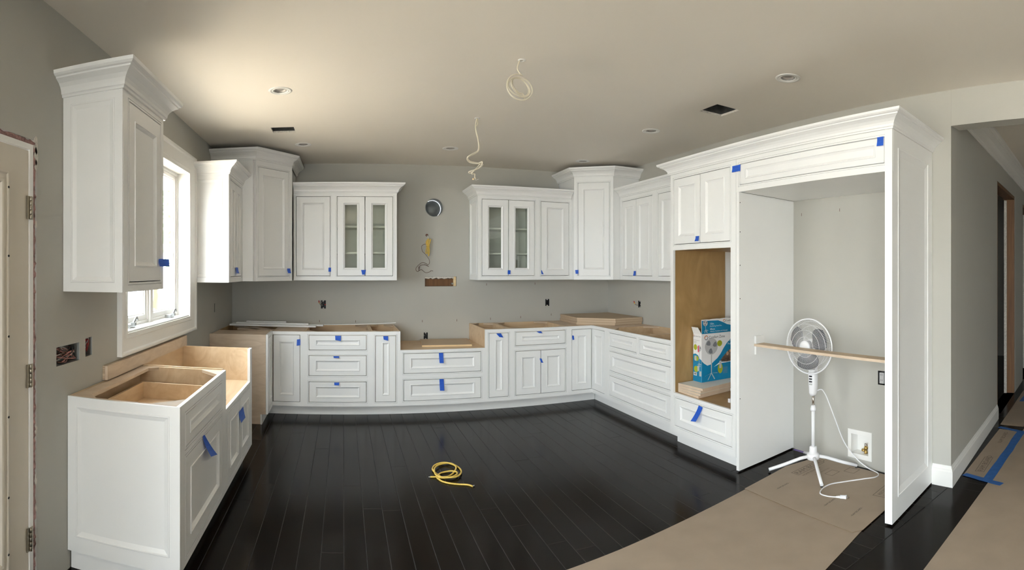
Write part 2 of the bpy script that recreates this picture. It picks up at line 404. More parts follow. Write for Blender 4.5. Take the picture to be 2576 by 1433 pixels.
# floor: dark planks laid towards the back wall
floor = struct(MB().box(XL - .15, 9.1, -4.2, YB + .1, -0.06, -0.010).build('floor', 'sub'))
PW = 0.1212
def plank_mesh(L, w):
    g = 0.0008; b = 0.0016; x, y = w / 2 - g, L / 2 - g
    mb = MB()
    lo = [(-x, -y, -.010), (x, -y, -.010), (x, y, -.010), (-x, y, -.010)]
    mid = [(-x, -y, -b * .6), (x, -y, -b * .6), (x, y, -b * .6), (-x, y, -b * .6)]
    hi = [(-x + b, -y + b, 0), (x - b, -y + b, 0), (x - b, y - b, 0), (-x + b, y - b, 0)]
    mb.add(lo + mid + hi, [(8, 9, 10, 11)], 0)
    mb.add(lo + mid + hi, [(4, 5, 9, 8), (5, 6, 10, 9), (6, 7, 11, 10), (7, 4, 8, 11), (0, 1, 5, 4), (1, 2, 6, 5), (2, 3, 7, 6), (3, 0, 4, 7)], 1)
    me = bpy.data.meshes.new('plank'); me.from_pydata([tuple(p) for p in mb.v], [], mb.f)
    me.materials.append(M['floor']); me.materials.append(M['seam']); me.polygons.foreach_set('material_index', mb.mi); me.update()
    return me
_pm = {}
def lay(x0, rows, y0, y1):
    rr = random.Random(11)
    for r in range(rows):
        x = x0 + (r + .5) * PW; y = y0 - rr.uniform(0, 1.9)
        while y < y1 - .05:
            L = rr.choice([1.8, 2.1, 2.6, 3.0, 3.4])
            a, b = max(y, y0), min(y + L, y1)
            if b - a > .04:
                k = round(b - a, 2)
                if k not in _pm: _pm[k] = plank_mesh(k, PW)
                o = bpy.data.objects.new('plank', _pm[k]); COL.objects.link(o); o.parent = floor
                o.location = (x - floor.location.x, (a + b) / 2 - floor.location.y, 0 - floor.location.z)
            y += L
lay(XL, 39, 1.6, YB)
lay(XL + 39 * PW, 16, 0.9, 2.35)
rest = MB().box(XL, 9.0, -4.0, 0.895, -.010, 0).box(XL, XL + 39 * PW, .9, 1.595, -.010, 0).box(XL + 55 * PW + .002, 9.0, .9, 4.3, -.010, 0).box(XR + .15, XL + 55 * PW, 2.355, 4.3, -.010, 0)
tag(rest.build('plank', 'floor', floor, I4), kind='stuff')

# ------------------------------------------------------------------ kitchen window
def ring(mb, o, i, prof, mi=0):
    """prof: (t, y) with t running from the outer rectangle o to the inner one i"""
    L = [tuple(o[k] + (i[k] - o[k]) * t for k in range(4)) + (y,) for t, y in prof]
    return mb.rects(L, False, mi)
WINF = LEFTW
win = bpy.data.objects.new('window_1', None); COL.objects.link(win); win.matrix_basis = LEFTW @ Matrix.Translation((WIN[0], 0, WIN[2])); MW[win] = win.matrix_basis.copy()
win['kind'] = 'structure'
outer = (2.958, 4.622, 0.985, 2.508)
inn = (WIN[0] + .004, WIN[1] - .004, WIN[2] + .004, WIN[3] - .004)
ring(MB(), outer, inn, [(0, -.0005), (0, -.034), (.10, -.036), (.16, -.034), (.22, -.024), (.80, -.021), (.86, -.026), (1, -.024), (1, -.0005)]).build('casing', 'trim', win, LEFTW)
jin = (inn[0] + .012, inn[1] - .012, inn[2] + .012, inn[3] - .012)
ring(MB(), inn, jin, [(0, -.022), (1, -.022), (1, .112), (0, .112)]).build('jamb_liner', 'trim', win, LEFTW)
MB().box(jin[0], jin[1], -.012, .112, jin[2], jin[2] + .012).build('stool', 'trim', win, LEFTW)
mid = (WIN[0] + WIN[1]) / 2
MB().box(mid - .028, mid + .028, .075, .13, jin[2] + .012, jin[3]).build('mullion', 'trim', win, LEFTW)
for a, b, kx in ((jin[0], mid - .028, .35), (mid + .028, jin[1], .55)):
    o_ = (a, b, jin[2] + .012, jin[3]); i1 = (a + .022, b - .022, o_[2] + .022, o_[3] - .022); i2 = (a + .062, b - .062, o_[2] + .07, o_[3] - .062)
    ring(MB(), o_, i1, [(0, .09), (1, .09), (1, .13)]).build('window_frame', 'trim', win, LEFTW)
    sash = ring(MB(), i1, i2, [(0, .130), (0, .10), (.7, .10), (.85, .108), (1, .112), (1, .13), (0, .13)]).build('sash', 'trim', win, LEFTW)
    MB().box(i2[0] - .004, i2[1] + .004, .120, .124, i2[2] - .004, i2[3] + .004).build('pane', 'glass', sash, LEFTW)
    cx = a + (b - a) * kx; cz = o_[2] + .002
    crank = MB().box(cx - .05, cx + .05, .04, .088, cz, cz + .022).box(cx - .014, cx + .016, .02, .05, cz + .014, cz + .034)
    crank.tube(catmull([(cx, .035, cz + .03), (cx + .012, .03, cz + .05), (cx + .035, .028, cz + .066), (cx + .05, .028, cz + .046)], 4), .0085, 6)
    crank.build('crank_handle', 'steel', win, LEFTW)
MB().box(mid + .49, mid + .506, .07, .09, 1.62, 1.69).build('sash_lock', 'trim', win, LEFTW)

# patio doors light the room from behind the camera
def glazed(name, frame, o_, bays, label=None):
    w = bpy.data.objects.new(name, None); COL.objects.link(w); w.matrix_basis = frame @ Matrix.Translation((o_[0], 0, o_[2])); MW[w] = w.matrix_basis.copy(); w['kind'] = 'structure'
    st = (o_[1] - o_[0]) / bays
    for k in range(bays):
        a, b = o_[0] + st * k + .003, o_[0] + st * (k + 1) - .003
        i_ = (a + .08, b - .08, o_[2] + .10, o_[3] - .09)
        sh = ring(MB(), (a, b, o_[2] + .004, o_[3] - .004), i_, [(0, .09), (0, .04), (1, .04), (1, .09)]).build('sash', 'trim', w, frame)
        MB().box(i_[0] - .003, i_[1] + .003, .06, .064, i_[2] - .003, i_[3] + .003).build('pane', 'glass', sh, frame)
    return w
glazed('window_2', LEFTW, PATIO, 3)
glazed('added_rear_window', REAR, (.3, 1.2, 0.1, 2.40), 1)  # unseen rear window, added to light the left end panels

# ------------------------------------------------------------------ entry door on the left wall, casing taken off
door = bpy.data.objects.new('door_1', None); COL.objects.link(door); door.matrix_basis = LEFTW @ Matrix.Translation((1.55, 0, 0)); MW[door] = door.matrix_basis.copy(); door['kind'] = 'structure'
jo, ji = (1.072, 2.036, 0.0, 2.078), (1.098, 2.008, 0.0, 2.052)
jb = MB().box(jo[0], ji[0], 0.0, .13, 0, jo[3]).box(ji[1], jo[1], 0.0, .13, 0, jo[3]).box(ji[0], ji[1], 0.0, .13, ji[3], jo[3])
jb.build('door_jamb', 'trim', door, LEFTW)
slab = (1.102, 2.004, 0.010, 2.047)
lite = (1.268, 1.842, 0.225, 1.935)
sl = ring(MB(), slab, (lite[0] + .01, lite[1] - .01, lite[2] + .01, lite[3] - .01), [(0, .05), (0, .006), (1, .006), (1, .05), (0, .05)]).build('door_slab', 'doorpaint', door, LEFTW)
li = (lite[0] + .062, lite[1] - .062, lite[2] + .062, lite[3] - .062)
lf = ring(MB(), lite, li, [(0, .006), (.05, -.008), (.25, -.012), (.35, -.006), (.6, -.006), (.72, -.012), (.9, -.010), (1, .002), (1, .02)]).build('lite_frame', 'doorpaint', door, LEFTW)
MB().box(li[0] - .004, li[1] + .004, .016, .024, li[2] - .004, li[3] + .004).build('pane', 'film', lf, LEFTW)
for z in (1.86, 1.57, 1.23, .89, .55, .31):
    MB().lathe([(.0, 0), (.0055, 0), (.0055, .002), (.003, .0025), (0, .0015)], 10, LEFTW @ Matrix.Translation((lite[1] - .012, -.0105, z)) @ Matrix.Rotation(PI / 2, 4, 'X')).build('screw_hole', 'dark', lf, I4)
for z in (1.79, 1.035, .30):
    hg = MB().box(1.985, 2.006, -.003, .003, z - .052, z + .052).box(2.008, 2.030, -.0025, .001, z - .052, z + .052)
    for q in range(5):
        hg.lathe([(0, 0), (.0062, 0), (.0066, .001), (.0066, .018), (.0062, .019), (0, .019)], 10, Matrix.Translation((2.0065, -.007, z - .05 + q * .0205)))
    hg.build('hinge', 'hinge', door, LEFTW)
# torn plaster and pink insulation in the gap around the jamb
def ragged(mb, pts, w0, w1, d0, d1, seed):
    rr = random.Random(seed); V = []
    for (x, z, nx, nz) in pts:
        a = w1 * rr.uniform(.55, 1.25); d = rr.uniform(d0, d1)
        V += [(x, .05, z), (x, d, z), (x + nx * (w0 + a) * .6, d - rr.uniform(0, .006), z + nz * (w0 + a) * .6), (x + nx * (w0 + a), .004, z + nz * (w0 + a))]
    n = len(pts)
    Fs = [(i * 4 + j, i * 4 + j + 1, i * 4 + j + 5, i * 4 + j + 4) for i in range(n - 1) for j in range(3)]
    return mb.add(V, Fs)
foam = MB()
ragged(foam, [(2.036, z * .0145 + .003, 1, 0) for z in range(144)], .008, .012, -.004, .006, 3)
ragged(foam, [(2.045 - x * .0145, 2.079, 0, 1) for x in range(67)], .008, .012, -.004, .006, 4)
foam.build('insulation_gap', 'foam', door, LEFTW)
rag = MB()
for z, s in ((2.085, .022), (2.03, .02), (1.99, .014), (1.72, .010), (.78, .011), (.42, .010), (.55, .012)):
    rr = random.Random(int(z * 100)); pts = [(2.056 + s * math.cos(a) * rr.uniform(.7, 1.3) * .8, z + 1.9 * s * math.sin(a) * rr.uniform(.6, 1.2)) for a in [k * PI / 4 for k in range(8)]]
    rag.prism_xz(pts, -.0025, .0)
rag.build('torn_plaster', 'gypsum', door, LEFTW)

# ------------------------------------------------------------------ outside the window
out_ground = struct(MB().prism([(-14, -10), (9, -10), (9, -2.7), (XL - .16, -2.7), (XL - .16, 16), (-14, 16)], -.4, -.15).build('ground_outside', 'grass'))
nb = thing('neighbour_house', 'white clapboard house wall seen outside the window', 'house', FR(-6.5, 2.0, 90))
for k in range(22):
    MB().add([(0, 0, .0 + k * .18), (11, 0, k * .18), (11, -.02, k * .18), (0, -.02, k * .18), (0, 0, k * .18 + .18), (11, 0, k * .18 + .18)],
             [(3, 2, 1, 0), (0, 4, 3), (1, 2, 5), (3, 4, 5, 2), (0, 1, 5, 4)]).build('clapboard', 'siding', nb, MW[nb] @ Matrix.Translation((0, 0, -.15)))
tr = thing('garden_tree', 'green leafy tree outside the window', 'tree', FR(-3.55, 9.6, 0, -.15))
MB().tube([(0, 0, 0), (.03, .02, 1.2), (-.02, .05, 2.2)], [.07, .055, .03], 8).build('trunk', 'bark', tr)
lv = MB(); rr = random.Random(5)
for k in range(700):
    th, ph, r = rr.uniform(0, 2 * PI), math.acos(rr.uniform(-1, 1)), .75 * rr.random() ** .4
    c = Vector((r * math.sin(ph) * math.cos(th), r * math.sin(ph) * math.sin(th), 2.5 + r * 1.1 * math.cos(ph)))
    a = Vector((rr.uniform(-1, 1), rr.uniform(-1, 1), rr.uniform(-1, 1))).normalized() * .06; b_ = a.orthogonal().normalized() * .03
    lv.add([c - a, c + b_, c + a, c - b_], [(0, 1, 2, 3)])
tag(lv.build('foliage', 'leaf', tr), kind='stuff')
# ------------------------------------------------------------------ cabinet builders (local x to the right, y into the wall, z up, face at y = 0)
BEAD = [(.0130, 0), (.0127, .006), (.0097, .006), (.0087, -.0008), (.0008, -.0008), (0, .0005), (0, .024)]
def face_frame(p, x0, x1, z0, z1, ops, frame=None, name='face_frame', m='white', beads=True):
    mb = MB(); b = BEAD[0][0] if beads else 0
    mb.plate(x0, x1, z0, z1, [(o[0] - b, o[1] + b, o[2] - b, o[3] + b) for o in ops], 0)
    mb.plate(x0, x1, z0, z1, [(o[0], o[1], o[2], o[3]) for o in ops], .021)
    mb.rects([(x0, x1, z0, z1, 0), (x0, x1, z0, z1, .021)], False)
    for o in ops:
        if beads: mb.rects([(o[0] - u, o[1] + u, o[2] - u, o[3] + u, y) for u, y in BEAD], False)
        else: mb.rects([(*o, 0), (*o, .021)], False)
    return mb.build(name, m, p, frame)

def front(p, x0, x1, z0, z1, sx=.062, sz=.062, name='door', frame=None, glass=False, gap=.0046, m='white', y0=.0, thick=.02, flat=False, mould=.024):
    """inset door or drawer front: flat frame, small raised bead, cove down to a flat panel"""
    x0 += gap; x1 -= gap; z0 += gap; z1 -= gap
    def L(t, y): return (x0 + sx + t, x1 - sx - t, z0 + sz + t, z1 - sz - t, y0 + y)
    def O(t, y): return (x0 + t, x1 - t, z0 + t, z1 - t, y0 + y)
    k = mould / .024
    loops = [O(0, thick), O(0, .0008), O(.0008, 0), L(0, 0), L(.0015 * k, -.0042), L(.0062 * k, -.0048), L(.0085 * k, -.001), L(.0105 * k, .0015), L(.0235 * k, .0095)]
    if glass:
        loops += [L(.0235, thick - .002), O(0, thick)]
        mb = MB().rects(loops, False); d = mb.build(name, m, p, frame)
        g = L(.0225, 0); MB().box(g[0], g[1], .011, .014, g[2], g[3]).build('glass_pane', 'cabglass', d, frame or MW[p])
    else:
        mb = MB().rects(loops, False); d = mb.build(name, m, p, frame)
        g = L(.0235 * k, 0); MB().box(g[0] - .001, g[1] + .001, y0 + .0093, y0 + .0135, g[2] - .001, g[3] + .001).build('panel', m, d, frame or MW[p])
    return d

def end_panel(p, frame, w, z0, z1, sl, sr, st, sb, name='end_panel', m='white', mould=.03):
    """framed, recessed end panel; uneven rails"""
    def L(t, y): return (sl + t, w - sr - t, z0 + sb + t, z1 - st - t, y)
    loops = [(0, w, z0, z1, .012), (0, w, z0, z1, 0), L(0, 0), L(.003, -.003), L(.008, -.003), L(.011, .001), L(mould, .009)]
    d = MB().rects(loops, False).build(name, m, p, frame)
    g = loops[-1]; MB().box(g[0] - .001, g[1] + .001, .0088, .0118, g[2] - .001, g[3] + .001).build('panel', m, d, frame)
    return d

def shell(p, w, d, z0, z1, m='white', name='carcass', y0=.16, frame=None):
    mb = MB().box(.0005, w - .0005, y0, d, z0 + .0005, z1)
    mb.box(.0005, .016, .0215, y0, z0 + .0005, z1).box(w - .016, w - .0005, .0215, y0, z0 + .0005, z1).box(.016, w - .016, .0215, y0, z0 + .0005, z0 + .016).box(.016, w - .016, .0215, y0, z1 - .016, z1)
    return mb.build(name, m, p, frame)

def open_shell(p, w, d, z0, z1, shelves=(), m='cabin'):
    t = .018; y0 = .0215
    MB().box(.0005, t, y0, d, z0, z1).build('side_panel', m, p); MB().box(w - t, w - .0005, y0, d, z0, z1).build('side_panel', m, p)
    MB().box(t, w - t, y0, d, z0, z0 + t).build('bottom_panel', m, p); MB().box(t, w - t, y0, d, z1 - t, z1).build('top_panel', m, p)
    MB().box(t, w - t, d - .008, d, z0 + t, z1 - t).build('back_panel', m, p)
    for z in shelves: MB().box(t + .002, w - t - .002, y0 + .03, d - .01, z, z + t).build('shelf', m, p)

def base_shell(p, w, d, zt, braces=True, floor_z=.118, m='ply', left=True, right=True, ztb=None):
    t = .018; y0 = .0215
    for a, b, on in ((.001, .001 + t, left), (w - t - .001, w - .001, right)):
        if on: MB().box(a, b, y0, d, .10, zt).build('side_panel', m, p)
    MB().box(t + .001, w - t - .001, y0, d, floor_z - t, floor_z).build('bottom_panel', m, p)
    MB().box(t + .001, w - t - .001, d - .012, d, floor_z, ztb or zt).build('back_panel', m, p)
    if braces:
        s = min(.13, w * .33); a, b, c, e = t + .002, w - t - .002, y0 + .001, d - .0125
        for tri in ([(a, c), (a + s, c), (a, c + s)], [(b, c), (b, c + s), (b - s, c)], [(a, e), (a, e - s), (a + s, e)], [(b, e), (b - s, e), (b, e - s)]):
            MB().prism(tri, zt - .018, zt - .0005, 0, 1).build('corner_brace', ['plyraw', 'plyedge'], p)

def drawer_box(p, x0, x1, d, z0, z1, frame):
    t = .014; y0 = .022; mb = MB()
    mb.box(x0, x0 + t, y0, d, z0, z1).box(x1 - t, x1, y0, d, z0, z1).box(x0 + t, x1 - t, y0, y0 + t, z0, z1).box(x0 + t, x1 - t, d - t, d, z0, z1).box(x0 + t, x1 - t, y0 + t, d - t, z0 + .01, z0 + .018)
    return mb.build('drawer_box', 'ply', p, frame)

def toe(p, x0, x1, y=.075, z1=.099, frame=None): return MB().box(x0, x1, y, y + .016, 0.001, z1).build('toe_kick', 'white', p, frame)

ZT, ZB = .878, .102            # base cabinet face, top and bottom
UB, UT = 1.405, 2.368          # wall cabinets, bottom and top of box
CROWN_UP = crown_prof(.105, .088)

# ---- back wall, base run (left to right)
BY = 5.551; BD = YB - BY - .004
def base_unit(x0, x1, label, fr=None, zt=ZT):
    return thing('base_cabinet', label, 'cabinet', fr or FR(x0, BY), 'base cabinets along the back wall')

# corner base cabinet, left, with raw plywood side
c = thing('corner_base_cabinet', 'white corner base cabinet with bare plywood side next to the empty appliance gap', 'cabinet', FR(-.743, BY), 'base cabinets along the back wall')
SIDEF = FR(-1.333, 5.20, 0)
MB().prism_xz([(0, 0.002), (.532, .002), (.532, .10), (.571, .10), (.571, ZT + .004), (0, ZT + .004)], 0, .018).build('side_panel', 'plyraw', c, SIDEF)
RET = FR(-.743, 5.20, 90)
face_frame(c, 0, .351, ZB, ZT + .004, [(.055, .3505, .145, .845)], RET, beads=False)
face_frame(c, 0.0, .330, ZB, ZT, [(.0005, .288, .145, .845)], beads=False)
front(c, .055, .349, .145, .845, .055, .062, frame=RET, y0=.001)
front(c, .004, .288, .145, .845, .062, .066, y0=.001)
toe(c, -.056, .33)
MB().box(-.004, .43, .058, .074, .001, .099).build('toe_kick', 'white', c, RET)
MB().box(.018, .57, .018, .36, ZT - .016, ZT + .003).build('top_deck', 'plyraw', c, SIDEF)
MB().box(.002, .328, .022, .47, ZT - .016, ZT - .0005).build('top_deck', 'plyraw', c)
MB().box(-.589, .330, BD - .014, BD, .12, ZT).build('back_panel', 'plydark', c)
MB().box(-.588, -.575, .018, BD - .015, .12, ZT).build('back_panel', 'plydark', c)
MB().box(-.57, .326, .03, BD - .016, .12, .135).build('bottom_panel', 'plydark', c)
for (ax, ay, bx, by) in ((-.50, .62, -.16, .13), (-.30, .45, .0, .16), (-.42, .30, -.05, .18)):
    dv = Vector((bx - ax, by - ay)).normalized(); nv = Vector((-dv.y, dv.x)) * .035
    MB().prism([(ax - nv.x, ay - nv.y), (bx - nv.x, by - nv.y), (bx + nv.x, by + nv.y), (ax + nv.x, ay + nv.y)], ZT - .02, ZT - .003).build('corner_brace', 'plyraw', c)

# three-drawer cabinet
c = base_unit(-.413, .284, 'white base cabinet with three stacked drawers on the back wall'); w = .697
base_shell(c, w, BD, ZT)
ops = [(.048, .649, .687, .843), (.048, .649, .420, .632), (.048, .649, .145, .360)]
face_frame(c, 0, w, ZB, ZT, ops)
for k, o in enumerate(ops):
    d = front(c, *o, .066, .044, name='drawer')
    if k == 0: drawer_box(d, .06, .637, .55, .70, .80, MW[c])
toe(c, 0, w)
# narrow pull-out
c = base_unit(.284, .588, 'narrow white pull-out cabinet left of the low cooktop cabinet'); w = .304
base_shell(c, w, BD, ZT)
face_frame(c, 0, w, ZB, ZT, [(.042, .259, .145, .836)])
d = front(c, .042, .259, .145, .836, .066, .066, name='pullout_front'); toe(c, 0, w)
MB().box(.06, .24, .03, .55, .62, .632).build('pullout_tray', 'ply', d, MW[c])
# low cooktop cabinet
c = base_unit(.588, 1.50, 'low white cooktop cabinet with two wide drawers on the back wall'); w = .912; zl = .683
base_shell(c, w, BD, zl - .017, braces=False)
MB().box(.0005, w - .0005, .0215, BD, zl - .0165, zl).build('top_deck', 'ply', c)
ops = [(.034, .867, .436, .648), (.034, .867, .150, .372)]
face_frame(c, 0, w, ZB, zl, ops)
for o in ops: front(c, *o, .066, .044, name='drawer')
toe(c, 0, w)
# narrow right
c = base_unit(1.50, 1.793, 'narrow white pull-out cabinet right of the low cooktop cabinet'); w = .293
base_shell(c, w, BD, ZT)
face_frame(c, 0, w, ZB, ZT, [(.041, .264, .145, .838)])
front(c, .041, .264, .145, .838, .066, .066, name='pullout_front'); toe(c, 0, w)
# drawer over two doors
c = base_unit(1.793, 2.477, 'white base cabinet with one drawer over two doors on the back wall'); w = .684
base_shell(c, w, BD, ZT)
ops = [(.052, .645, .690, .842), (.052, .645, .148, .632)]
face_frame(c, 0, w, ZB, ZT, ops)
d = front(c, *ops[0], .066, .044, name='drawer'); drawer_box(d, .065, .632, .55, .70, .80, MW[c])
front(c, .052, .3475, .148, .632, .064, .064); front(c, .3465, .645, .148, .632, .064, .064); toe(c, 0, w)
# corner base cabinet, right
c = thing('corner_base_cabinet', 'white corner base cabinet under the stack of corner shelves', 'cabinet', FR(2.477, BY), 'base cabinets along the back wall')
RBX = 2.773
RF = FR(RBX, BY, -90)
face_frame(c, 0, .296, ZB, ZT, [(.040, .2955, .145, .843)], beads=False)
face_frame(c, 0.0, .345, ZB, ZT, [(.0005, .310, .145, .843)], RF, beads=False)
front(c, .040, .292, .145, .843, .062, .066, y0=.001)
front(c, .004, .310, .145, .843, .062, .066, frame=RF, y0=.001)
toe(c, 0, .37); MB().box(-.07, .345, .075, .091, .001, .099).build('toe_kick', 'white', c, RF)
MB().box(.002, .44, .022, BD, ZT - .016, ZT - .0005).build('top_deck', 'plyraw', c)
MB().box(-.30, .343, .022, .61, ZT - .0165, ZT - .0008).build('top_deck', 'plyraw', c, RF)
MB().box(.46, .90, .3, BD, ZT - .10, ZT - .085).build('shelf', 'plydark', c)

# ---- right wall base with drawers
rd = thing('drawer_base_cabinet', 'wide white base cabinet with two small and two wide drawers on the right wall', 'cabinet', FR(RBX, 5.206, -90))
w = 1.345; RDD = XR - RBX - .004
base_shell(rd, w, RDD, ZT)
ops = [(.081, .643, .692, .838), (.703, 1.242, .692, .838), (.081, 1.242, .427, .640), (.081, 1.242, .158, .375)]
face_frame(rd, 0, w, ZB, ZT, ops)
for k, o in enumerate(ops):
    d = front(rd, *o, .066, .044, name='drawer')
    if k < 2: drawer_box(d, o[0] + .012, o[1] - .012, .52, .70, .80, MW[rd])
toe(rd, 0, w)
MB().box(.64, .70, .03, RDD - .03, .70, .862).build('divider', 'ply', rd)

# ---- left wall base: drawer and door unit, then farmhouse sink unit
LBX = -.743; LD = LBX - XL - .004
lb = thing('base_cabinet', 'white base cabinet with open top and panelled end on the left wall', 'cabinet', FR(LBX, 2.362, 90), 'base cabinets under the window')
w = .958
base_shell(lb, w, LD, ZT, left=False)
ENDF = FR(XL + .002, 2.350, 0)
end_panel(lb, ENDF, LBX - XL - .002, ZB, ZT, .045, .05, .045, .075)
MB().box(.0005, .018, .0215, LD, ZB, ZT).build('side_panel', 'plyraw', lb)
MB().box(.004, .56, .030, .045, .001, ZB).build('toe_kick', 'white', lb, ENDF)
ops = [(.082, .845, .665, .824), (.082, .845, .140, .620)]
face_frame(lb, 0, w, ZB, ZT, ops)
d = front(lb, *ops[0], .066, .044, name='drawer'); drawer_box(d, .095, .832, .52, .68, .80, MW[lb])
front(lb, *ops[1], .075, .07); toe(lb, .02, w)
MB().box(.018, w - .018, LD - .09, LD - .012, ZT - .019, ZT - .001).build('stretcher', 'plyraw', lb)

sk = thing('sink_base_cabinet', 'white farmhouse sink base with cut-down front under the window', 'cabinet', FR(LBX, 3.321, 90), 'base cabinets under the window')
w = .962; ZA = .627
base_shell(sk, w, LD, ZT + .006, braces=False)
MB().box(.0195, w - .0195, .0215, LD - .0125, ZA - .022, ZA - .004).build('sink_deck', 'ply', sk)
MB().lathe([(0, 0), (.045, 0), (.045, .0015), (.036, .0015), (.035, .0005), (0, .0005)], 20, MW[sk] @ Matrix.Translation((.25, .10, ZA - .0045))).build('drain_hole', 'dark', sk, I4)
mb = MB(); op = (.060, .880, .140, .588)
b = BEAD[0][0]
mb.plate(0, w, ZB, ZA, [(op[0] - b, op[1] + b, op[2] - b, op[3] + b)], 0); mb.plate(0, w, ZB, ZA, [op], .021)
mb.rects([(op[0] - u, op[1] + u, op[2] - u, op[3] + u, y) for u, y in BEAD], False)
mb.rects([(0, w, ZB, ZA, 0), (0, w, ZB, ZA, .021)], False)
mb.box(w - .085, w, 0, .021, ZA, ZT + .006).build('face_frame', 'white', sk)
front(sk, .060, .4705, .140, .588, .066, .066); front(sk, .4695, .880, .140, .588, .066, .066); toe(sk, 0, w)
lg = MB().box(2.755, 4.315, -.016, -.001, .886, .966).box(2.755, 4.315, -.033, -.0165, .886, .966, 1)
tag(lg.build('ledger_board', ['plyedge', 'plyraw'], frame=LEFTW), 'raw plywood ledger board fixed to the wall below the window', 'board')

# ---- wall cabinets
def crown_for(parent, path, z, name='crown_moulding', prof=None, label=None, cat=None):
    o = sweep(path, prof or CROWN_UP, name, 'white', parent, z)
    if label: tag(o, label, cat)
    return o
# left wall, first cabinet
LUX = -1.01; LUD = LUX - XL - .003
u1 = thing('wall_cabinet', 'tall white wall cabinet left of the window, nearest the camera', 'cabinet', FR(LUX, 2.316, 90, 0))
w = .566
shell(u1, w, LUD, UB, UT)
op = (.066, .520, 1.450, 2.328)
face_frame(u1, 0, w, UB, UT, [op]); front(u1, *op, .066, .075)
end_panel(u1, FR(XL + .002, 2.304, 0), LUX - XL - .003, UB, UT, .042, .040, .040, .045)
crown_for(u1, [(XL + .001, 2.304), (LUX, 2.304), (LUX, 2.882), (XL + .001, 2.882)], UT - .004, prof=crown_prof(.112, .092))
# left wall, second cabinet
u2 = thing('wall_cabinet', 'white two-door wall cabinet right of the window', 'cabinet', FR(LUX, 4.642, 90, 0))
w = .624
shell(u2, w, LUD, UB, UT)
op = (.052, .560, 1.455, 2.328)
face_frame(u2, 0, w, UB, UT, [op]); front(u2, .052, .3065, 1.455, 2.328, .058, .07); front(u2, .3055, .560, 1.455, 2.328, .058, .07)
end_panel(u2, FR(XL + .002, 4.630, 0), LUX - XL - .003, UB, UT, .018, .055, .04, .045)
crown_for(u2, [(XL + .001, 4.630), (LUX, 4.630), (LUX, 5.264)], UT - .004, prof=crown_prof(.108, .09))
# corner wall cabinets (taller, diagonal front)
def corner_wall(label, poly, p0, p1, door, path):
    dv = Vector((p1[0] - p0[0], p1[1] - p0[1])); w = dv.length; deg = math.degrees(math.atan2(dv.y, dv.x))
    t = thing('corner_wall_cabinet', label, 'cabinet', FR(p0[0], p0[1], deg))
    MB().prism(poly, UB, 2.622).build('carcass', 'white', t, I4)
    Ff = FR(p0[0], p0[1], deg) @ Matrix.Translation((0, -.0215, 0))
    op = (w * door[0], w * door[1], 1.452, 2.555)
    face_frame(t, 0, w, UB, 2.622, [op], Ff); front(t, *op, .060, .07, frame=Ff)
    crown_for(t, path, 2.618, prof=crown_prof(.108, .09))
    return t
corner_wall('tall white diagonal corner wall cabinet left of the range wall', [(-.893, 5.290), (-.578, 5.697), (-.568, YB - .003), (XL + .003, YB - .003), (XL + .003, 5.270), (-.905, 5.270)],
            (-.893, 5.285), (-.568, 5.705), (.07, .90), [(XL + .001, 5.268), (-.880, 5.268), (-.560, 5.684), (-.560, YB - .002)])
corner_wall('tall white diagonal corner wall cabinet right of the range wall', [(2.673, 5.815), (3.042, 5.515), (XR - .003, 5.508), (XR - .003, YB - .003), (2.673, YB - .003)],
            (2.673, 5.815), (3.042, 5.518), (.095, .905), [(2.665, YB - .002), (2.665, 5.80), (3.035, 5.500), (XR - .001, 5.500)])
# back wall uppers
UY = 5.893; UD = YB - UY - .003
def upper(x0, x1, label): return thing('wall_cabinet', label, 'cabinet', FR(x0, UY))
c = upper(-.556, -.113, 'white single-door wall cabinet left of the range wall, beside the corner'); w = .443
shell(c, w, UD, UB, UT); op = (.030, .407, 1.452, 2.330); face_frame(c, 0, w, UB, UT, [op]); front(c, *op)
c = upper(-.113, .585, 'white wall cabinet with two glass doors left of the range wall'); w = .698
open_shell(c, w, UD, UB, UT, (1.70, 1.99)); op = (.037, .655, 1.452, 2.330); face_frame(c, 0, w, UB, UT, [op])
front(c, .037, .3465, 1.452, 2.330, .060, .064, glass=True); front(c, .3455, .655, 1.452, 2.330, .060, .064, glass=True)
crown_for(None, [(-.555, UY), (.585, UY), (.585, YB - .001)], UT + .001, label='white crown moulding over the wall cabinets left of the range wall', cat='moulding')
c = upper(1.517, 2.236, 'white wall cabinet with two glass doors right of the range wall'); w = .719
open_shell(c, w, UD, UB, UT, (1.70, 1.99)); op = (.037, .676, 1.452, 2.330); face_frame(c, 0, w, UB, UT, [op])
front(c, .037, .357, 1.452, 2.330, .060, .064, glass=True); front(c, .356, .676, 1.452, 2.330, .060, .064, glass=True)
end_panel(c, FR(1.504, YB - .003, -90), YB - UY - .003, UB, UT, .05, .05, .05, .05)
c = upper(2.236, 2.671, 'white single-door wall cabinet right of the range wall, beside the corner'); w = .435
shell(c, w, UD, UB, UT); op = (.037, .397, 1.452, 2.330); face_frame(c, 0, w, UB, UT, [op]); front(c, *op)
crown_for(None, [(1.504, YB - .001), (1.504, UY), (2.662, UY)], UT + .001, label='white crown moulding over the wall cabinets right of the range wall', cat='moulding')
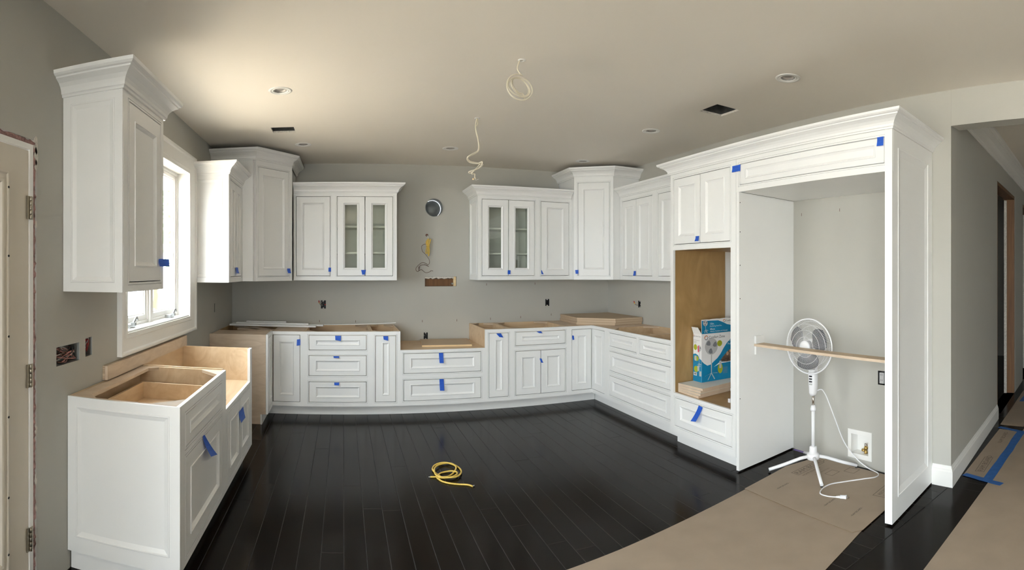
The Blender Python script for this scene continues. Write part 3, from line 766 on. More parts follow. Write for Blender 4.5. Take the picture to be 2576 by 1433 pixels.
# right wall uppers
RUX = 3.12; RUD = XR - RUX - .003
c = thing('wall_cabinet', 'white two-door wall cabinet on the right wall beside the corner cabinet', 'cabinet', FR(RUX, 5.500, -90)); w = .775
shell(c, w, RUD, UB, UT); op = (.052, .695, 1.452, 2.320); face_frame(c, 0, w, UB, UT, [op])
front(c, .052, .361, 1.452, 2.320, .058, .066); front(c, .360, .695, 1.452, 2.320, .058, .066)
c = thing('wall_cabinet', 'white wall cabinet on the right wall half hidden by the tall oven cabinet', 'cabinet', FR(RUX, 4.724, -90)); w = .865
shell(c, w, RUD, UB, UT); op = (.035, .82, 1.452, 2.320); face_frame(c, 0, w, UB, UT, [op])
front(c, .035, .428, 1.452, 2.320, .058, .066); front(c, .427, .82, 1.452, 2.320, .058, .066)
crown_for(None, [(RUX, 5.495), (RUX, 3.955)], UT + .001, label='white crown moulding over the wall cabinets on the right wall', cat='moulding')

# ---- tall oven cabinet and refrigerator surround
TX = 2.694; TT = 2.345
tc = thing('oven_cabinet', 'tall white oven cabinet with open plywood niche on the right wall', 'cabinet', FR(TX, 3.853, -90)); w = .856; TD = XR - TX - .004
ops = [(.050, .789, 1.735, 2.302), (.041, .796, .452, 1.687), (.062, .812, .168, .412)]
mb = MB(); b = BEAD[0][0]
hb = [(o[0] - b, o[1] + b, o[2] - b, o[3] + b) for o in (ops[0], ops[2])] + [ops[1]]
mb.plate(0, w, ZB, TT, hb, 0); mb.plate(0, w, ZB, TT, ops, .021); mb.rects([(0, w, ZB, TT, 0), (0, w, ZB, TT, .021)], False)
for o in (ops[0], ops[2]): mb.rects([(o[0] - u, o[1] + u, o[2] - u, o[3] + u, y) for u, y in BEAD], False)
mb.rects([(*ops[1], 0), (*ops[1], .021)], False)
mb.build('face_frame', 'white', tc)
front(tc, .050, .420, 1.735, 2.302, .062, .062); front(tc, .419, .789, 1.735, 2.302, .062, .062)
front(tc, *ops[2], .070, .052, name='drawer')
MB().box(.0005, .018, .0215, TD, .10, TT).build('side_panel', 'white', tc)
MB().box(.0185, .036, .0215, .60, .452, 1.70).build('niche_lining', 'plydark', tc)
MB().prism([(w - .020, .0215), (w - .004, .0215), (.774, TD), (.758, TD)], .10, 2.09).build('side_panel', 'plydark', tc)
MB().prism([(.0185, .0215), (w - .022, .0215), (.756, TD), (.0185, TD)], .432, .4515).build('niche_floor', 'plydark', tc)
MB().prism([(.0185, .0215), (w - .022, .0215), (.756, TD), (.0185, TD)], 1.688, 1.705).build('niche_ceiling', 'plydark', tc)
toe(tc, 0, w)
MB().box(.0185, w - .0185, .0215, TD, 2.318, 2.334).build('top_panel', 'white', tc)

fs = thing('refrigerator_surround', 'white panelled refrigerator surround with empty alcove on the right', 'cabinet', FR(TX, 2.995, -90)); w = 1.355
op = (.037, 1.302, 2.147, 2.305)
face_frame(fs, 0.002, w, 2.098, TT, [op]); front(fs, *op, .060, .035, name='flap_door', mould=.02)
# side panels of the alcove
def slab(x0, y0, x1, y1, t, z0, z1, name):
    d = Vector((x1 - x0, y1 - y0)).normalized(); nv = Vector((-d.y, d.x)) * t
    return MB().prism([(x0, y0), (x1, y1), (x1 + nv.x, y1 + nv.y), (x0 + nv.x, y0 + nv.y)], z0, z1).build(name, 'white', fs, I4)
slab(TX, 2.962, XR - .003, 3.036, .026, .012, 2.097, 'side_panel')
slab(TX, 1.652, XR - .003, 1.740, .036, .012, TT, 'side_panel')
MB().prism([(TX + .0215, 1.698), (XR - .003, 1.786), (XR - .003, 3.030), (TX + .0215, 2.960)], 2.0985, 2.113).build('soffit_panel', 'white', fs, I4)
MB().box(TX + .02, TX + .035, 1.69, 2.99, 2.10, TT).build('backing', 'white', fs, I4)
MB().box(TX + .036, XR - .06, 1.79, 2.98, TT - .02, TT - .006).build('top_panel', 'white', fs, I4)
pdeg = math.degrees(math.atan2(.088, XR - .003 - TX))
end_panel(fs, FR(TX, 1.640, pdeg), (XR - .006 - TX) / math.cos(math.radians(pdeg)), .012, TT, .085, .085, .095, .13, mould=.05)
for z in (2.02, 1.8, 1.55, 1.30, .55):
    MB().lathe([(0, 0), (.004, 0), (.004, .0008), (0, .0008)], 8, FR(TX + .012, 2.9633, 6.06, z) @ Matrix.Rotation(PI / 2, 4, 'X')).build('screw_hole', 'dark', fs, I4)
for sx_, sy_ in ((TX + .02, 1.672), (TX + .02, 2.974), (XR - .04, 1.757), (XR - .04, 3.046)):
    MB().box(sx_ - .009, sx_ + .009, sy_ - .006, sy_ + .006, .0, .012).build('shim', 'dark', fs, I4)
crown_for(None, [(3.10, 3.857), (TX, 3.857), (TX, 1.640), (XR - .004, 1.728)], TT + .001, prof=crown_prof(.095, .09), label='white crown moulding over the oven cabinet and refrigerator surround', cat='moulding')
# ------------------------------------------------------------------ ceiling fittings
names = ['near the left wall above the window cabinet', 'in front of the left corner wall cabinet', 'above the range wall', 'in front of the right wall cabinets', 'above the right corner wall cabinet', 'beside the refrigerator surround']
for (x, y), nm in zip(lights, names):
    t = thing('downlight', 'white recessed ceiling downlight ' + nm, 'light', FR(x, y, 0, CEIL), 'recessed downlights')
    MB().lathe([(.0465, .02), (.0465, -.0005), (.0575, -.0050), (.0605, -.0035), (.0612, -.0005), (.0625, -.0045), (.0800, -.0040), (.0830, -.0003)], 36, caps=False).build('trim_ring', 'trim', t)
    MB().lathe([(.0465, .0), (.0465, .09), (0, .09)], 24, caps=False).build('can', 'steel', t)
    MB().lathe([(.0465, .004), (.040, .0005), (.036, .006), (.034, .012), (.022, .010), (0, .009)], 28, caps=False).build('lens', 'lens', t)

def ceiling_cable(label, x, y, cables, r, extra=None):
    t = thing('ceiling_cable', label, 'cable', FR(x, y, 0, CEIL))
    MB().rects([(-.020, .020, -.016, .016, .017), (-.020, .020, -.016, .016, .06)], True).build('added_sky_cap', 'dark', t, MW[t] @ Matrix(((1, 0, 0, 0), (0, 0, 1, 0), (0, 1, 0, 0), (0, 0, 0, 1))))  # dark cap added over the hole so no sky shows through
    MB().lathe([(.013, .001), (.014, -.006), (.022, -.004), (.024, .0)], 14, caps=False).build('plaster_rim', 'trim', t)
    for c in cables: MB().tube(c, r, 8).build('cable', 'cable', t)
    return t
rr = random.Random(4)
path = [(-.012, 0, .03), (-.012, 0, 0), (-.024, 0, -.030), (-.028, .0, -.060), (-.016, -.01, -.086)]
for k in range(0, 131):
    t = k / 130; a = 1.15 + t * 2 * PI * 4.6
    w1_ = math.sin(t * 9.0); w2_ = math.cos(t * 7.0)
    ra, rb = .084 - .026 * t + .006 * w1_, .080 - .040 * t ** .8 + .006 * w2_
    tl_ = .15 - .75 * t + .12 * w1_
    u, v = ra * math.cos(a), rb * math.sin(a)
    path.append((-.024 + .040 * t + u * math.cos(tl_) - v * math.sin(tl_), -.03 + .10 * t + .022 * math.sin(a + 1), -.180 + .045 * t + u * math.sin(tl_) + v * math.cos(tl_)))
path += [(.030, .075, -.175), (.040, .06, -.205), (.034, .05, -.225)]
ceiling_cable('ivory cable wound in a round coil hanging from the ceiling', *cable_holes[0], [catmull(path, 2)], .0043)
k2 = [(-.003, .03), (-.003, 0), (-.016, -.076), (0, -.158), (.013, -.224), (.007, -.267), (-.036, -.296), (-.086, -.332), (-.069, -.365), (-.003, -.375), (.040, -.362), (.020, -.405), (-.053, -.454), (-.069, -.445), (.005, -.42), (.046, -.385), (.030, -.375), (-.012, -.42), (-.050, -.462), (-.020, -.461), (-.020, -.49), (-.018, -.504)]
p1 = [(a, (.012 * math.sin(i * 1.7) if i > 1 else 0), b_) for i, (a, b_) in enumerate(k2)]
k3 = [(.004, .03), (.004, 0), (.0, -.05), (-.014, -.09), (.006, -.16), (.022, -.215), (.012, -.268), (-.030, -.300), (-.078, -.33), (-.062, -.357), (.0, -.368), (.03, -.38)]
p2 = [(a, .007 + .010 * math.cos(i * 1.3), b_) for i, (a, b_) in enumerate(k3)]
cc = ceiling_cable('ivory cable hanging loose in a wavy tail from the ceiling', *cable_holes[1], [catmull(p1, 5), catmull(p2, 5)], .0052)
MB().lathe([(0, -.009), (.006, -.007), (.009, 0), (.006, .007), (0, .009)], 12, MW[cc] @ Matrix.Translation((-.035, .0, -.505))).build('wire_nut', 'pine', cc, I4)
MB().tube(catmull([(-.018, .005, -.50), (-.012, .005, -.512), (.004, .005, -.506), (.012, .005, -.503)], 4), .002, 6).build('wire_end', 'wirewhite', cc)

# ------------------------------------------------------------------ things in and on the walls
def recess(t, x0, x1, z0, z1, d, m, frame, name='box_shell'):
    e = .0012
    return MB().rects([(x0 + e, x1 - e, z0 + e, z1 - e, .003), (x0 + e, x1 - e, z0 + e, z1 - e, d)], True).build(name, m, t, frame)
def elec(label, frame, x0, x1, z0, z1, wires, depth=.06, m='boxplastic', cat='electrical box', ears=True):
    t = thing('electrical_box', label, cat, frame @ Matrix.Translation(((x0 + x1) / 2, 0, z0)))
    recess(t, x0, x1, z0, z1, depth, m, frame)
    if ears:
        cx = (x0 + x1) / 2
        MB().box(cx - .006, cx + .006, .004, .012, z1 - .012, z1 - .002).build('mounting_tab', 'wirewhite', t, frame); MB().box(cx - .006, cx + .006, .004, .012, z0 + .002, z0 + .012).build('mounting_tab', 'wirewhite', t, frame)
    for mt, pts, r in wires: MB().tube(catmull([(p[0], p[1], p[2]) for p in pts], 5), r, 6).build('wire', mt, t, frame)
    return t
def wire_tangle(x0, x1, z0, z1, n, seed, cols, r=.0022, out=.0):
    q = random.Random(seed); W = []
    for k in range(n):
        pts = [(q.uniform(x0 + .01, x1 - .01), .05, q.uniform(z0 + .012, z1 - .012))]
        for j in range(4): pts.append((q.uniform(x0 + .006, x1 - .006), q.uniform(.008 - out, .04), q.uniform(z0 + .006, z1 - .006)))
        W.append((cols[k % len(cols)], pts, r))
    return W
elec('wide ragged wall opening full of loose wires beside the entry door', LEFTW, 2.241, 2.482, 1.040, 1.133, wire_tangle(2.241, 2.482, 1.04, 1.133, 11, 21, ['wirepink', 'wirewhite', 'wirebrown', 'wireblack', 'wirepink']), .07, 'duct', ears=False)
elec('small upright wall opening with wires beside the wide one', LEFTW, 2.546, 2.627, 1.046, 1.146, wire_tangle(2.546, 2.627, 1.046, 1.146, 5, 22, ['wirewhite', 'wirered', 'wirebrown']), .07, 'duct', ears=False)
elec('slim dark electrical box on the left wall near the corner', LEFTW, 5.405, 5.437, 1.078, 1.169, wire_tangle(5.405, 5.437, 1.078, 1.169, 1, 23, ['wirebrown']), .05, 'duct', ears=False)
b1 = elec('black electrical box with loose wires above the three-drawer cabinet', BACKW, -.271, -.211, 1.066, 1.163, wire_tangle(-.271, -.211, 1.066, 1.163, 4, 24, ['wireblack', 'wirewhite', 'wireblack']) + [('wireblack', [(-.262, .03, 1.10), (-.275, -.02, 1.112), (-.288, -.03, 1.132)], .002)])
MB().tube([(-.287, -.03, 1.128), (-.290, -.03, 1.140)], .005, 8).build('yellow_band', 'wireyellow', b1, BACKW)
MB().tube([(-.290, -.03, 1.140), (-.293, -.031, 1.164)], [.007, .005], 8).build('wire_nut', 'wirered', b1, BACKW)
MB().tube([(-.228, .0, 1.112), (-.214, -.012, 1.114)], [.005, .007], 8).build('wire_nut', 'wirered', b1, BACKW)
elec('black electrical box low on the wall behind the cooktop cabinet', BACKW, .947, .995, .696, .777, wire_tangle(.947, .995, .696, .777, 3, 25, ['wireblack', 'wirewhite']))
elec('empty black electrical box on the back wall right of the range', BACKW, 2.490, 2.544, 1.066, 1.153, wire_tangle(2.49, 2.544, 1.066, 1.153, 2, 26, ['wireblack']))
b2 = elec('electrical box with red wire nuts on the right wall above the shelf stack', RIGHTW, -5.535, -5.478, 1.066, 1.150, wire_tangle(-5.535, -5.478, 1.066, 1.150, 4, 27, ['wireblack', 'wirewhite']) + [('wireblack', [(-5.51, .02, 1.09), (-5.54, -.03, 1.10), (-5.552, -.04, 1.125)], .002)])
MB().tube([(-5.548, -.04, 1.110), (-5.553, -.04, 1.124)], .006, 8).build('yellow_band', 'wireyellow', b2, RIGHTW)
MB().tube([(-5.553, -.04, 1.124), (-5.566, -.042, 1.142)], [.008, .006], 8).build('wire_nut', 'wirered', b2, RIGHTW)
# power outlet in the alcove
oc = elec('grey duplex outlet in its black box at the back of the alcove', RIGHTW, -2.190, -2.117, .652, .757, [], .06, 'boxplastic', 'outlet', ears=False)
MB().box(-2.173, -2.134, -.004, .03, .664, .745).build('receptacle', 'cardpale', oc, RIGHTW)
for z in (.684, .724):
    for dx in (-.008, .004): MB().box(-2.1535 + dx, -2.1515 + dx, -.0048, -.0035, z, z + .011).build('slot', 'dark', oc, RIGHTW)
# recessed water valve box
wb = thing('water_valve_box', 'white recessed water supply box with brass valve low in the alcove', 'valve box', RIGHTW @ Matrix.Translation((-2.355, 0, .05)))
ring(MB(), (-2.466, -2.244, .058, .278), (-2.4345, -2.2755, .0965, .2435), [(0, .0), (0, -.004), (.08, -.006), (.95, -.006), (1, -.003), (1, .001)]).build('trim_plate', 'trim', wb, RIGHTW)
recess(wb, -2.436, -2.274, .095, .245, .085, 'trim', RIGHTW)
MB().lathe([(0, 0), (.014, 0), (.014, .012), (.010, .014), (.010, .03), (.016, .032), (.016, .05), (.008, .052), (.008, .065), (0, .065)], 14, RIGHTW @ Matrix.Translation((-2.325, .04, .098))).build('valve_body', 'brass', wb, I4)
MB().lathe([(0, 0), (.013, 0), (.013, .016), (0, .016)], 12, RIGHTW @ Matrix.Translation((-2.325, .04, .155))).build('valve_handle', 'chrome', wb, I4)
MB().tube([(-2.36, .04, .118), (-2.335, .04, .118)], .011, 10).build('hose_nut', 'brass', wb, RIGHTW)
# duct collar in the back wall
dc = thing('duct_collar', 'round galvanised vent duct opening high on the back wall', 'duct', BACKW @ Matrix.Translation((1.072, 0, 2.264)))
RY = Matrix.Rotation(-PI / 2, 4, 'X')
MB().lathe([(.1065, -.014), (.1065, .16), (.1045, .16), (.1045, -.014), (.1065, -.014)], 40, MW[dc] @ RY, caps=False).build('collar', 'steel', dc, I4)
MB().lathe([(0, .155), (.104, .155), (.104, .158), (0, .158)], 36, MW[dc] @ RY).build('damper', 'duct', dc, I4)
# slot cut in the wall with blocking behind
sl_ = thing('blocking_slot', 'rectangular slot cut in the back wall showing wood blocking and a pipe stub', 'wall opening', BACKW @ Matrix.Translation((1.153, 0, 1.325)))
recess(sl_, .961, 1.345, 1.325, 1.443, .12, 'dark', BACKW)
MB().box(.963, 1.315, .045, .085, 1.327, 1.415).build('blocking', 'stud', sl_, BACKW)
MB().box(1.312, 1.343, .012, .10, 1.327, 1.441).build('stud', 'pine', sl_, BACKW)
q = random.Random(9); top = [(.963 + k * .0235, 1.441) for k in range(16)]; bot = [(.963 + k * .0235, 1.418 + q.uniform(-.006, .010)) for k in range(16)]
MB().prism_xz(top + bot[::-1], .012, .05).build('plaster_lip', 'gypsum', sl_, BACKW)
MB().tube([(1.292, .05, 1.355), (1.296, -.005, 1.357)], .011, 12).tube([(1.296, -.005, 1.357), (1.297, -.016, 1.357)], .0085, 12).build('pipe_stub', 'steel', sl_, BACKW)
# yellow cable bundle hanging on the wall
yb = thing('yellow_cable_bundle', 'yellow cable tied in a bundle hanging from the back wall', 'cable', BACKW @ Matrix.Translation((.99, 0, 1.72)))
MB().lathe([(0, 0), (.012, 0), (.016, .002), (.016, .003), (0, .003)], 12, BACKW @ Matrix.Translation((.984, -.003, 1.935)) @ RY).build('hole_grommet', 'wirebrown', yb, I4)
MB().tube(catmull([(.984, .01, 1.935), (.988, -.03, 1.922), (.998, -.035, 1.90), (1.0, -.03, 1.87)], 5), .004, 6).build('lead', 'wirewhite', yb, BACKW)
for k in range(6):
    q = random.Random(40 + k); x = .972 + .009 * k
    MB().tube(catmull([(x + .01 + q.uniform(-.004, .004), -.03 - .006 * (k % 3), 1.895 - q.uniform(0, .02)), (x + q.uniform(-.004, .004), -.035 - .005 * (k % 2), 1.84), (.992 + (x - .995) * .5, -.035 - .004 * (k % 3), 1.80), (x - .004 + q.uniform(-.006, .006), -.03 - .006 * (k % 2), 1.74), (x - .008 + q.uniform(-.008, .008), -.03, 1.705 + q.uniform(-.02, .02))], 5), .0048, 7).build('strand', 'wireyellow', yb, BACKW)
MB().tube(catmull([(.972, -.045, 1.80), (.99, -.058, 1.806), (1.012, -.045, 1.80), (.99, -.024, 1.795)], 5, True), .005, 7, closed=True).build('tie', 'wireyellow', yb, BACKW)
MB().tube(catmull([(.975, -.03, 1.83), (.943, -.04, 1.822), (.914, -.05, 1.797), (.924, -.05, 1.74), (.962, -.045, 1.703), (1.009, -.04, 1.632), (.995, -.04, 1.585), (.924, -.05, 1.609), (.852, -.06, 1.552), (.848, -.06, 1.514), (.876, -.055, 1.505), (.895, -.05, 1.571), (.96, -.045, 1.58), (1.0, -.04, 1.562), (.95, -.04, 1.585)], 6), .0024, 6).build('thin_wire', 'wirebrown', yb, BACKW)
MB().tube(catmull([(.880, -.05, 1.56), (.885, -.045, 1.515), (.914, -.04, 1.524), (.96, -.04, 1.49), (1.009, -.04, 1.496), (1.03, -.03, 1.512), (1.055, -.03, 1.508)], 6), .0024, 6).build('thin_wire', 'wirebrown', yb, BACKW)
# pencil ticks marking studs
for x, z in ((-.286, .918), (.138, .915), (.93, .912), (1.35, .915), (1.77, .925), (2.16, .935), (2.57, .955), (1.72, 1.345), (2.35, 1.35)):
    MB().box(x - .0025, x + .0025, -.0008, 0, z - .013, z + .013).build('pencil_mark', 'wirebrown', wall_back, BACKW)
for y, z in ((2.95, 1.98), (2.55, 1.99)): MB().box(-y - .002, -y + .002, -.0008, 0, z - .012, z + .012).build('pencil_mark', 'wirebrown', wall_right, RIGHTW)

# ------------------------------------------------------------------ loose boards
def poly_board(name, label, poly, z0, z1, mats, cat='board', group=None):
    return tag(MB().prism(poly, z0, z1, 0, 1).build(name, mats), label, cat, group)
pent = [(XR - .008, YB - .008), (2.69, YB - .012), (2.662, 5.725), (2.992, 5.385), (3.378, 5.42)]
for k, nm in enumerate(('bottom', 'middle', 'top')):
    o_ = .006 * (k - 1)
    poly_board('corner_shelf', 'five-sided plywood corner shelf, %s of the stack on the right corner cabinet' % nm, [(x - abs(o_) , y - o_ - .006) for x, y in pent], ZT + .0275 * k + .0002, ZT + .0275 * k + .0270, ['mdf', 'plyedge'], 'shelf', 'corner shelves stacked on the cabinet')
    MB()
poly_board('plywood_board', 'flat plywood board lying on the low cooktop cabinet', [(.845, 5.752), (1.395, 5.722), (1.47, 6.262), (.90, 6.285)], zl + .0005, zl + .0185, ['mdf', 'pine'])
def strip(label, x0, y0, x1, y1, w_, z0, t):
    d = Vector((x1 - x0, y1 - y0)).normalized(); n_ = Vector((-d.y, d.x)) * w_
    return poly_board('trim_strip', label, [(x0, y0), (x1, y1), (x1 + n_.x, y1 + n_.y), (x0 + n_.x, y0 + n_.y)], z0, z0 + t, ['white', 'white'], 'board', 'white trim strips on the left corner cabinet')
strip('longest white trim strip at the front of the pile on the left corner cabinet', -1.305, 6.02, -.315, 5.93, .075, ZT + .0045, .018)
strip('white trim strip at the back of the pile reaching over the three-drawer cabinet', -1.30, 6.12, -.235, 6.05, .075, ZT + .0045, .018)
strip('white trim strip lying second from top on the pile of strips', -1.24, 6.075, -.40, 6.02, .075, ZT + .0235, .014)
strip('short white trim strip on top of the pile against the wall', -1.13, 6.14, -.66, 6.10, .055, ZT + .0385, .012)
st = MB()
pts = [(-.23 + .83 * k / 10, 6.185 - .02 * k / 10, ZT + .008 + .022 * (k / 10) ** 2) for k in range(11)]
V = []
for (x, y, z) in pts: V += [(x, y - .018, z), (x, y + .018, z), (x, y + .018, z + .007), (x, y - .018, z + .007)]
st.add(V, [(i * 4 + j, i * 4 + (j + 1) % 4, i * 4 + 4 + (j + 1) % 4, i * 4 + 4 + j) for i in range(10) for j in range(4)] + [(0, 1, 2, 3), (43, 42, 41, 40)])
tag(st.build('thin_lath', 'white'), 'thin bowed white lath lying across the open drawer cabinets', 'board')
# boards inside the niche
for k in range(4):
    a, b_, c_, d_ = ((2.735, 3.795), (2.722 + .012 * k, 3.492 - .012 * (k % 2)), (3.285, 3.565), (3.285, 3.80))
    poly_board('shelf_board', 'white-faced plywood shelf board, %s of the stack in the oven niche' % ('lowest', 'second from below', 'third from below', 'uppermost')[k], [a, b_, c_, d_], .4525 + .0195 * k, .4525 + .0195 * k + .019, ['cabin', 'plyraw'], 'shelf', 'shelf boards stacked in the niche')
ZS = .4525 + .0195 * 4

# ------------------------------------------------------------------ fan carton in the niche
bxo = thing('fan_carton', 'opened blue and white fan carton standing on the shelf boards', 'box', FR(2.90, 3.675, 0, ZS + .0006))
bw, bd, bh = .45, .122, .422
t_ = .003
MB().box(0, bw, 0, t_, 0, bh).build('front_panel', 'cardwhite', bxo)
MB().box(0, bw, bd - t_, bd, 0, bh).build('back_panel', 'kraft_and_shade', bxo)
sp = MB().box(0, t_, t_, bd - t_, 0, bh).build('side_panel', 'cardwhite', bxo)
MB().box(bw - t_, bw, t_, bd - t_, 0, bh).build('side_panel', 'cardwhite', bxo)
MB().box(t_, bw - t_, t_, bd - t_, 0, t_).build('bottom_panel', 'kraft_and_shade', bxo)
FLAPF = MW[bxo] @ Matrix.Translation((0, .001, bh)) @ Matrix.Rotation(math.radians(-6), 4, 'X')
q = random.Random(2); topedge = [(bw - .02 - k * .03, .128 + q.uniform(-.004, .003)) for k in range(14)]
fl = MB().prism_xz([(.003, .001), (bw - .003, .001), (bw - .003, .13)] + topedge + [(.010, .126)], 0, .0028).build('front_flap', 'cardwhite', bxo, FLAPF)
LFL = MB().add([(0, .002, bh), (0, bd - .002, bh), (-.028, bd - .012, bh + .058), (-.028, .018, bh + .058), (.002, .002, bh + .002), (.002, bd - .002, bh + .002), (-.026, bd - .012, bh + .060), (-.026, .018, bh + .060)], [(0, 1, 2, 3), (7, 6, 5, 4), (0, 4, 5, 1), (1, 5, 6, 2), (2, 6, 7, 3), (3, 7, 4, 0)]).build('side_flap', 'cardwhite', bxo)
MB().box(.02, .20, bd - .001, bd + .001, bh, bh + .035).build('back_flap', 'kraft_and_shade', bxo)
FF = MW[bxo]
def decal(poly, m, frame, parent, name, lift=.0006):
    return MB().prism_xz(poly, -lift, .0002).build(name, m, parent, frame)
def U(x, y): return ((x - 270) * .000867, bh * ((1090 - .222 * (x - 270)) - y) / (725 - .10 * (x - 270)))
def ell(cx, cz, a, b, n=20): return [(cx + a * math.cos(2 * PI * k / n), cz + b * math.sin(2 * PI * k / n)) for k in range(n)]
wave = [U(270, 765), U(300, 800), U(345, 832), U(390, 812), U(430, 765), U(480, 712), U(520, 650), U(560, 565), U(610, 480), U(660, 420), U(720, 388), U(780, 385)]
decal([(0.0005, .0005), (bw - .001, .0005), (bw - .001, wave[-1][1])] + [p for p in wave[::-1]] + [(0.0005, wave[0][1])], 'cardblue', FF, bxo, 'printed_wave')
decal([U(430, 848), U(520, 790), U(600, 772), U(700, 745), U(780, 735), U(780, 715), U(700, 735), U(600, 762), U(510, 770)], 'cardwhite', FF, bxo, 'printed_swoosh', .0010)
decal([U(512, 760), U(545, 700), U(590, 640), U(630, 590), U(690, 548), U(760, 530), U(780, 720), U(700, 738), U(600, 762)], 'photo', FF, bxo, 'printed_photo', .0012)
for x, y, s in ((615, 640, .014), (680, 685, .013), (650, 600, .010)): decal(ell(*U(x, y), s, s * 1.3, 12), 'skin', FF, bxo, 'printed_photo_patch', .0015)
def mini_fan(cx, cz, r, frame, parent, base=None, lift=.0009, feet=None):
    decal(ell(cx, cz, r, r, 32), 'cardpale', frame, parent, 'printed_fan_cage', lift)
    for a in (20, 140, 260):
        t0 = math.radians(a); pts = [(cx + r * rr_ * math.cos(t0 + da), cz + r * rr_ * math.sin(t0 + da)) for rr_, da in ((.2, 0), (.45, -.55), (.8, -.45), (.9, -.1), (.88, .35), (.6, .45), (.3, .3))]
        decal(pts, 'cardgrey', frame, parent, 'printed_fan_blade', lift + .0003)
    decal(ell(cx, cz, r * .24, r * .24, 18), 'cardpale', frame, parent, 'printed_fan_hub', lift + .0006)
    if feet is not None:
        decal([(cx - r * .09, cz - r), (cx + r * .09, cz - r), (cx + r * .05, feet), (cx - r * .05, feet)], 'cardpale', frame, parent, 'printed_fan_pole', lift)
        for dx, dz in ((-1.0, -.12), (.95, .10), (-.55, -.62), (.5, -.62)):
            decal([(cx - r * .06, feet + .01), (cx + r * .06, feet + .01), (cx + r * dx + .006, feet + r * dz), (cx + r * dx - .004, feet + r * dz - .004)], 'cardpale', frame, parent, 'printed_fan_foot', lift + .0002)
mini_fan(.111, .308, .073, FF, bxo, feet=.062)
decal(ell(*U(508, 492), .029, .027), 'cardlime', FF, bxo, 'printed_badge', .0010)
decal(ell(*U(516, 865), .029, .045), 'cardlime', FF, bxo, 'printed_badge', .0010)
decal([(.203, .105), (.226, .105), (.226, .17), (.203, .17)], 'cardpale', FF, bxo, 'printed_motor', .0014)
def ring_logo(cx, cz, r, frame, parent, lift=.0010):
    for a0, a1, m in ((0.6, 3.6, 'cardorange'), (3.8, 6.7, 'cardgrey')):
        n = 12; outp = [(cx + r * math.cos(a0 + (a1 - a0) * k / n), cz + r * math.sin(a0 + (a1 - a0) * k / n)) for k in range(n + 1)]
        inp = [(cx + r * .68 * math.cos(a0 + (a1 - a0) * k / n), cz + r * .68 * math.sin(a0 + (a1 - a0) * k / n)) for k in range(n + 1)]
        decal(outp + inp[::-1], m, frame, parent, 'printed_logo_ring', lift)
ring_logo(.052, .388, .021, FF, bxo)
def lab(s, size, x, z, frame, parent, m='ink', sx=1.0, lift=.0016): return text_mesh('lettering', s, size, frame @ Matrix.Translation((x, -lift, z)), m, parent, sx=sx)
lab('Comfort Zone', .034, .080, .378, FF, bxo, 'ink', .92)
lab('Oscillating', .026, .318, .335, FF, bxo, 'cardwhite'); lab('Pedestal Fan', .026, .300, .308, FF, bxo, 'cardwhite')
for k in range(5): decal([(.335, .155 - k * .014), (.42 - .01 * (k % 2), .155 - k * .014), (.42 - .01 * (k % 2), .160 - k * .014), (.335, .160 - k * .014)], 'cardpale', FF, bxo, 'printed_text_line', .0010)
for k in range(6): decal([(.245, .105 - k * .010), (.30, .105 - k * .010), (.30, .108 - k * .010), (.245, .108 - k * .010)], 'cardgrey', FF, bxo, 'printed_text_line', .0010)
# flap print
decal([(.0045, .002), (bw - .005, .002), (bw - .005, .050), (.36, .060), (.30, .072), (.25, .095), (.20, .112), (.012, .116)], 'cardblue', FLAPF, bxo, 'printed_wave')
mini_fan(.050, .095, .026, FLAPF, bxo, feet=.028, lift=.0010)
lab('16in.', .028, .098, .078, FLAPF, bxo, 'cardwhite'); lab('Oscillating Stand Fan', .0165, .098, .060, FLAPF, bxo, 'cardwhite')
lab('40cm', .026, .098, .030, FLAPF, bxo, 'cardwhite'); lab('Abanico Oscilante de Pedestal', .0165, .098, .013, FLAPF, bxo, 'cardwhite')
ring_logo(.272, .105, .014, FLAPF, bxo); lab('Comfort Zone', .022, .290, .098, FLAPF, bxo, 'ink')
# narrow side print (faces the room)
SF = MW[bxo] @ Matrix.Translation((0, bd, 0)) @ Matrix.Rotation(-PI / 2, 4, 'Z')
decal([(.001, .0006), (bd - .001, .0006), (bd - .001, .195), (.095, .205), (.070, .235), (.035, .245), (.001, .238)], 'cardblue', SF, bxo, 'printed_wave')
ring_logo(.013, .400, .009, SF, bxo); lab('Comfort Zone', .0145, .024, .395, SF, bxo, 'ink')
lab('16in Oscillating Stand Fan', .0085, .008, .362, SF, bxo); lab('40cm Abanico', .0085, .008, .348, SF, bxo); lab('de Pedestal', .0085, .008, .336, SF, bxo)
decal(ell(.034, .302, .024, .026), 'cardlime', SF, bxo, 'printed_badge', .0009)
mini_fan(.088, .296, .028, SF, bxo, feet=.155, lift=.0010)
decal([(.070, .262), (.086, .262), (.086, .318), (.070, .318)], 'cardred', SF, bxo, 'printed_red_panel', .0022)
decal(ell(.048, .205, .033, .024), 'cardlime', SF, bxo, 'printed_badge', .0012)
decal(ell(.046, .110, .032, .027), 'cardlime', SF, bxo, 'printed_badge', .0012)
for x, z in ((.024, .205), (.064, .118), (.092, .075)): decal([(x, z - .022), (x + .026, z - .022), (x + .026, z + .022), (x, z + .022)], 'cardpale', SF, bxo, 'printed_picture', .0016)
decal([(.010, .052), (.055, .052), (.055, .080), (.010, .080)], 'cardwhite', SF, bxo, 'printed_label', .0012)
for k in range(7): decal([(.016 + k * .005, .058), (.018 + k * .005 + (k % 3) * .0006, .058), (.018 + k * .005 + (k % 3) * .0006, .076), (.016 + k * .005, .076)], 'ink', SF, bxo, 'printed_bar', .0016)
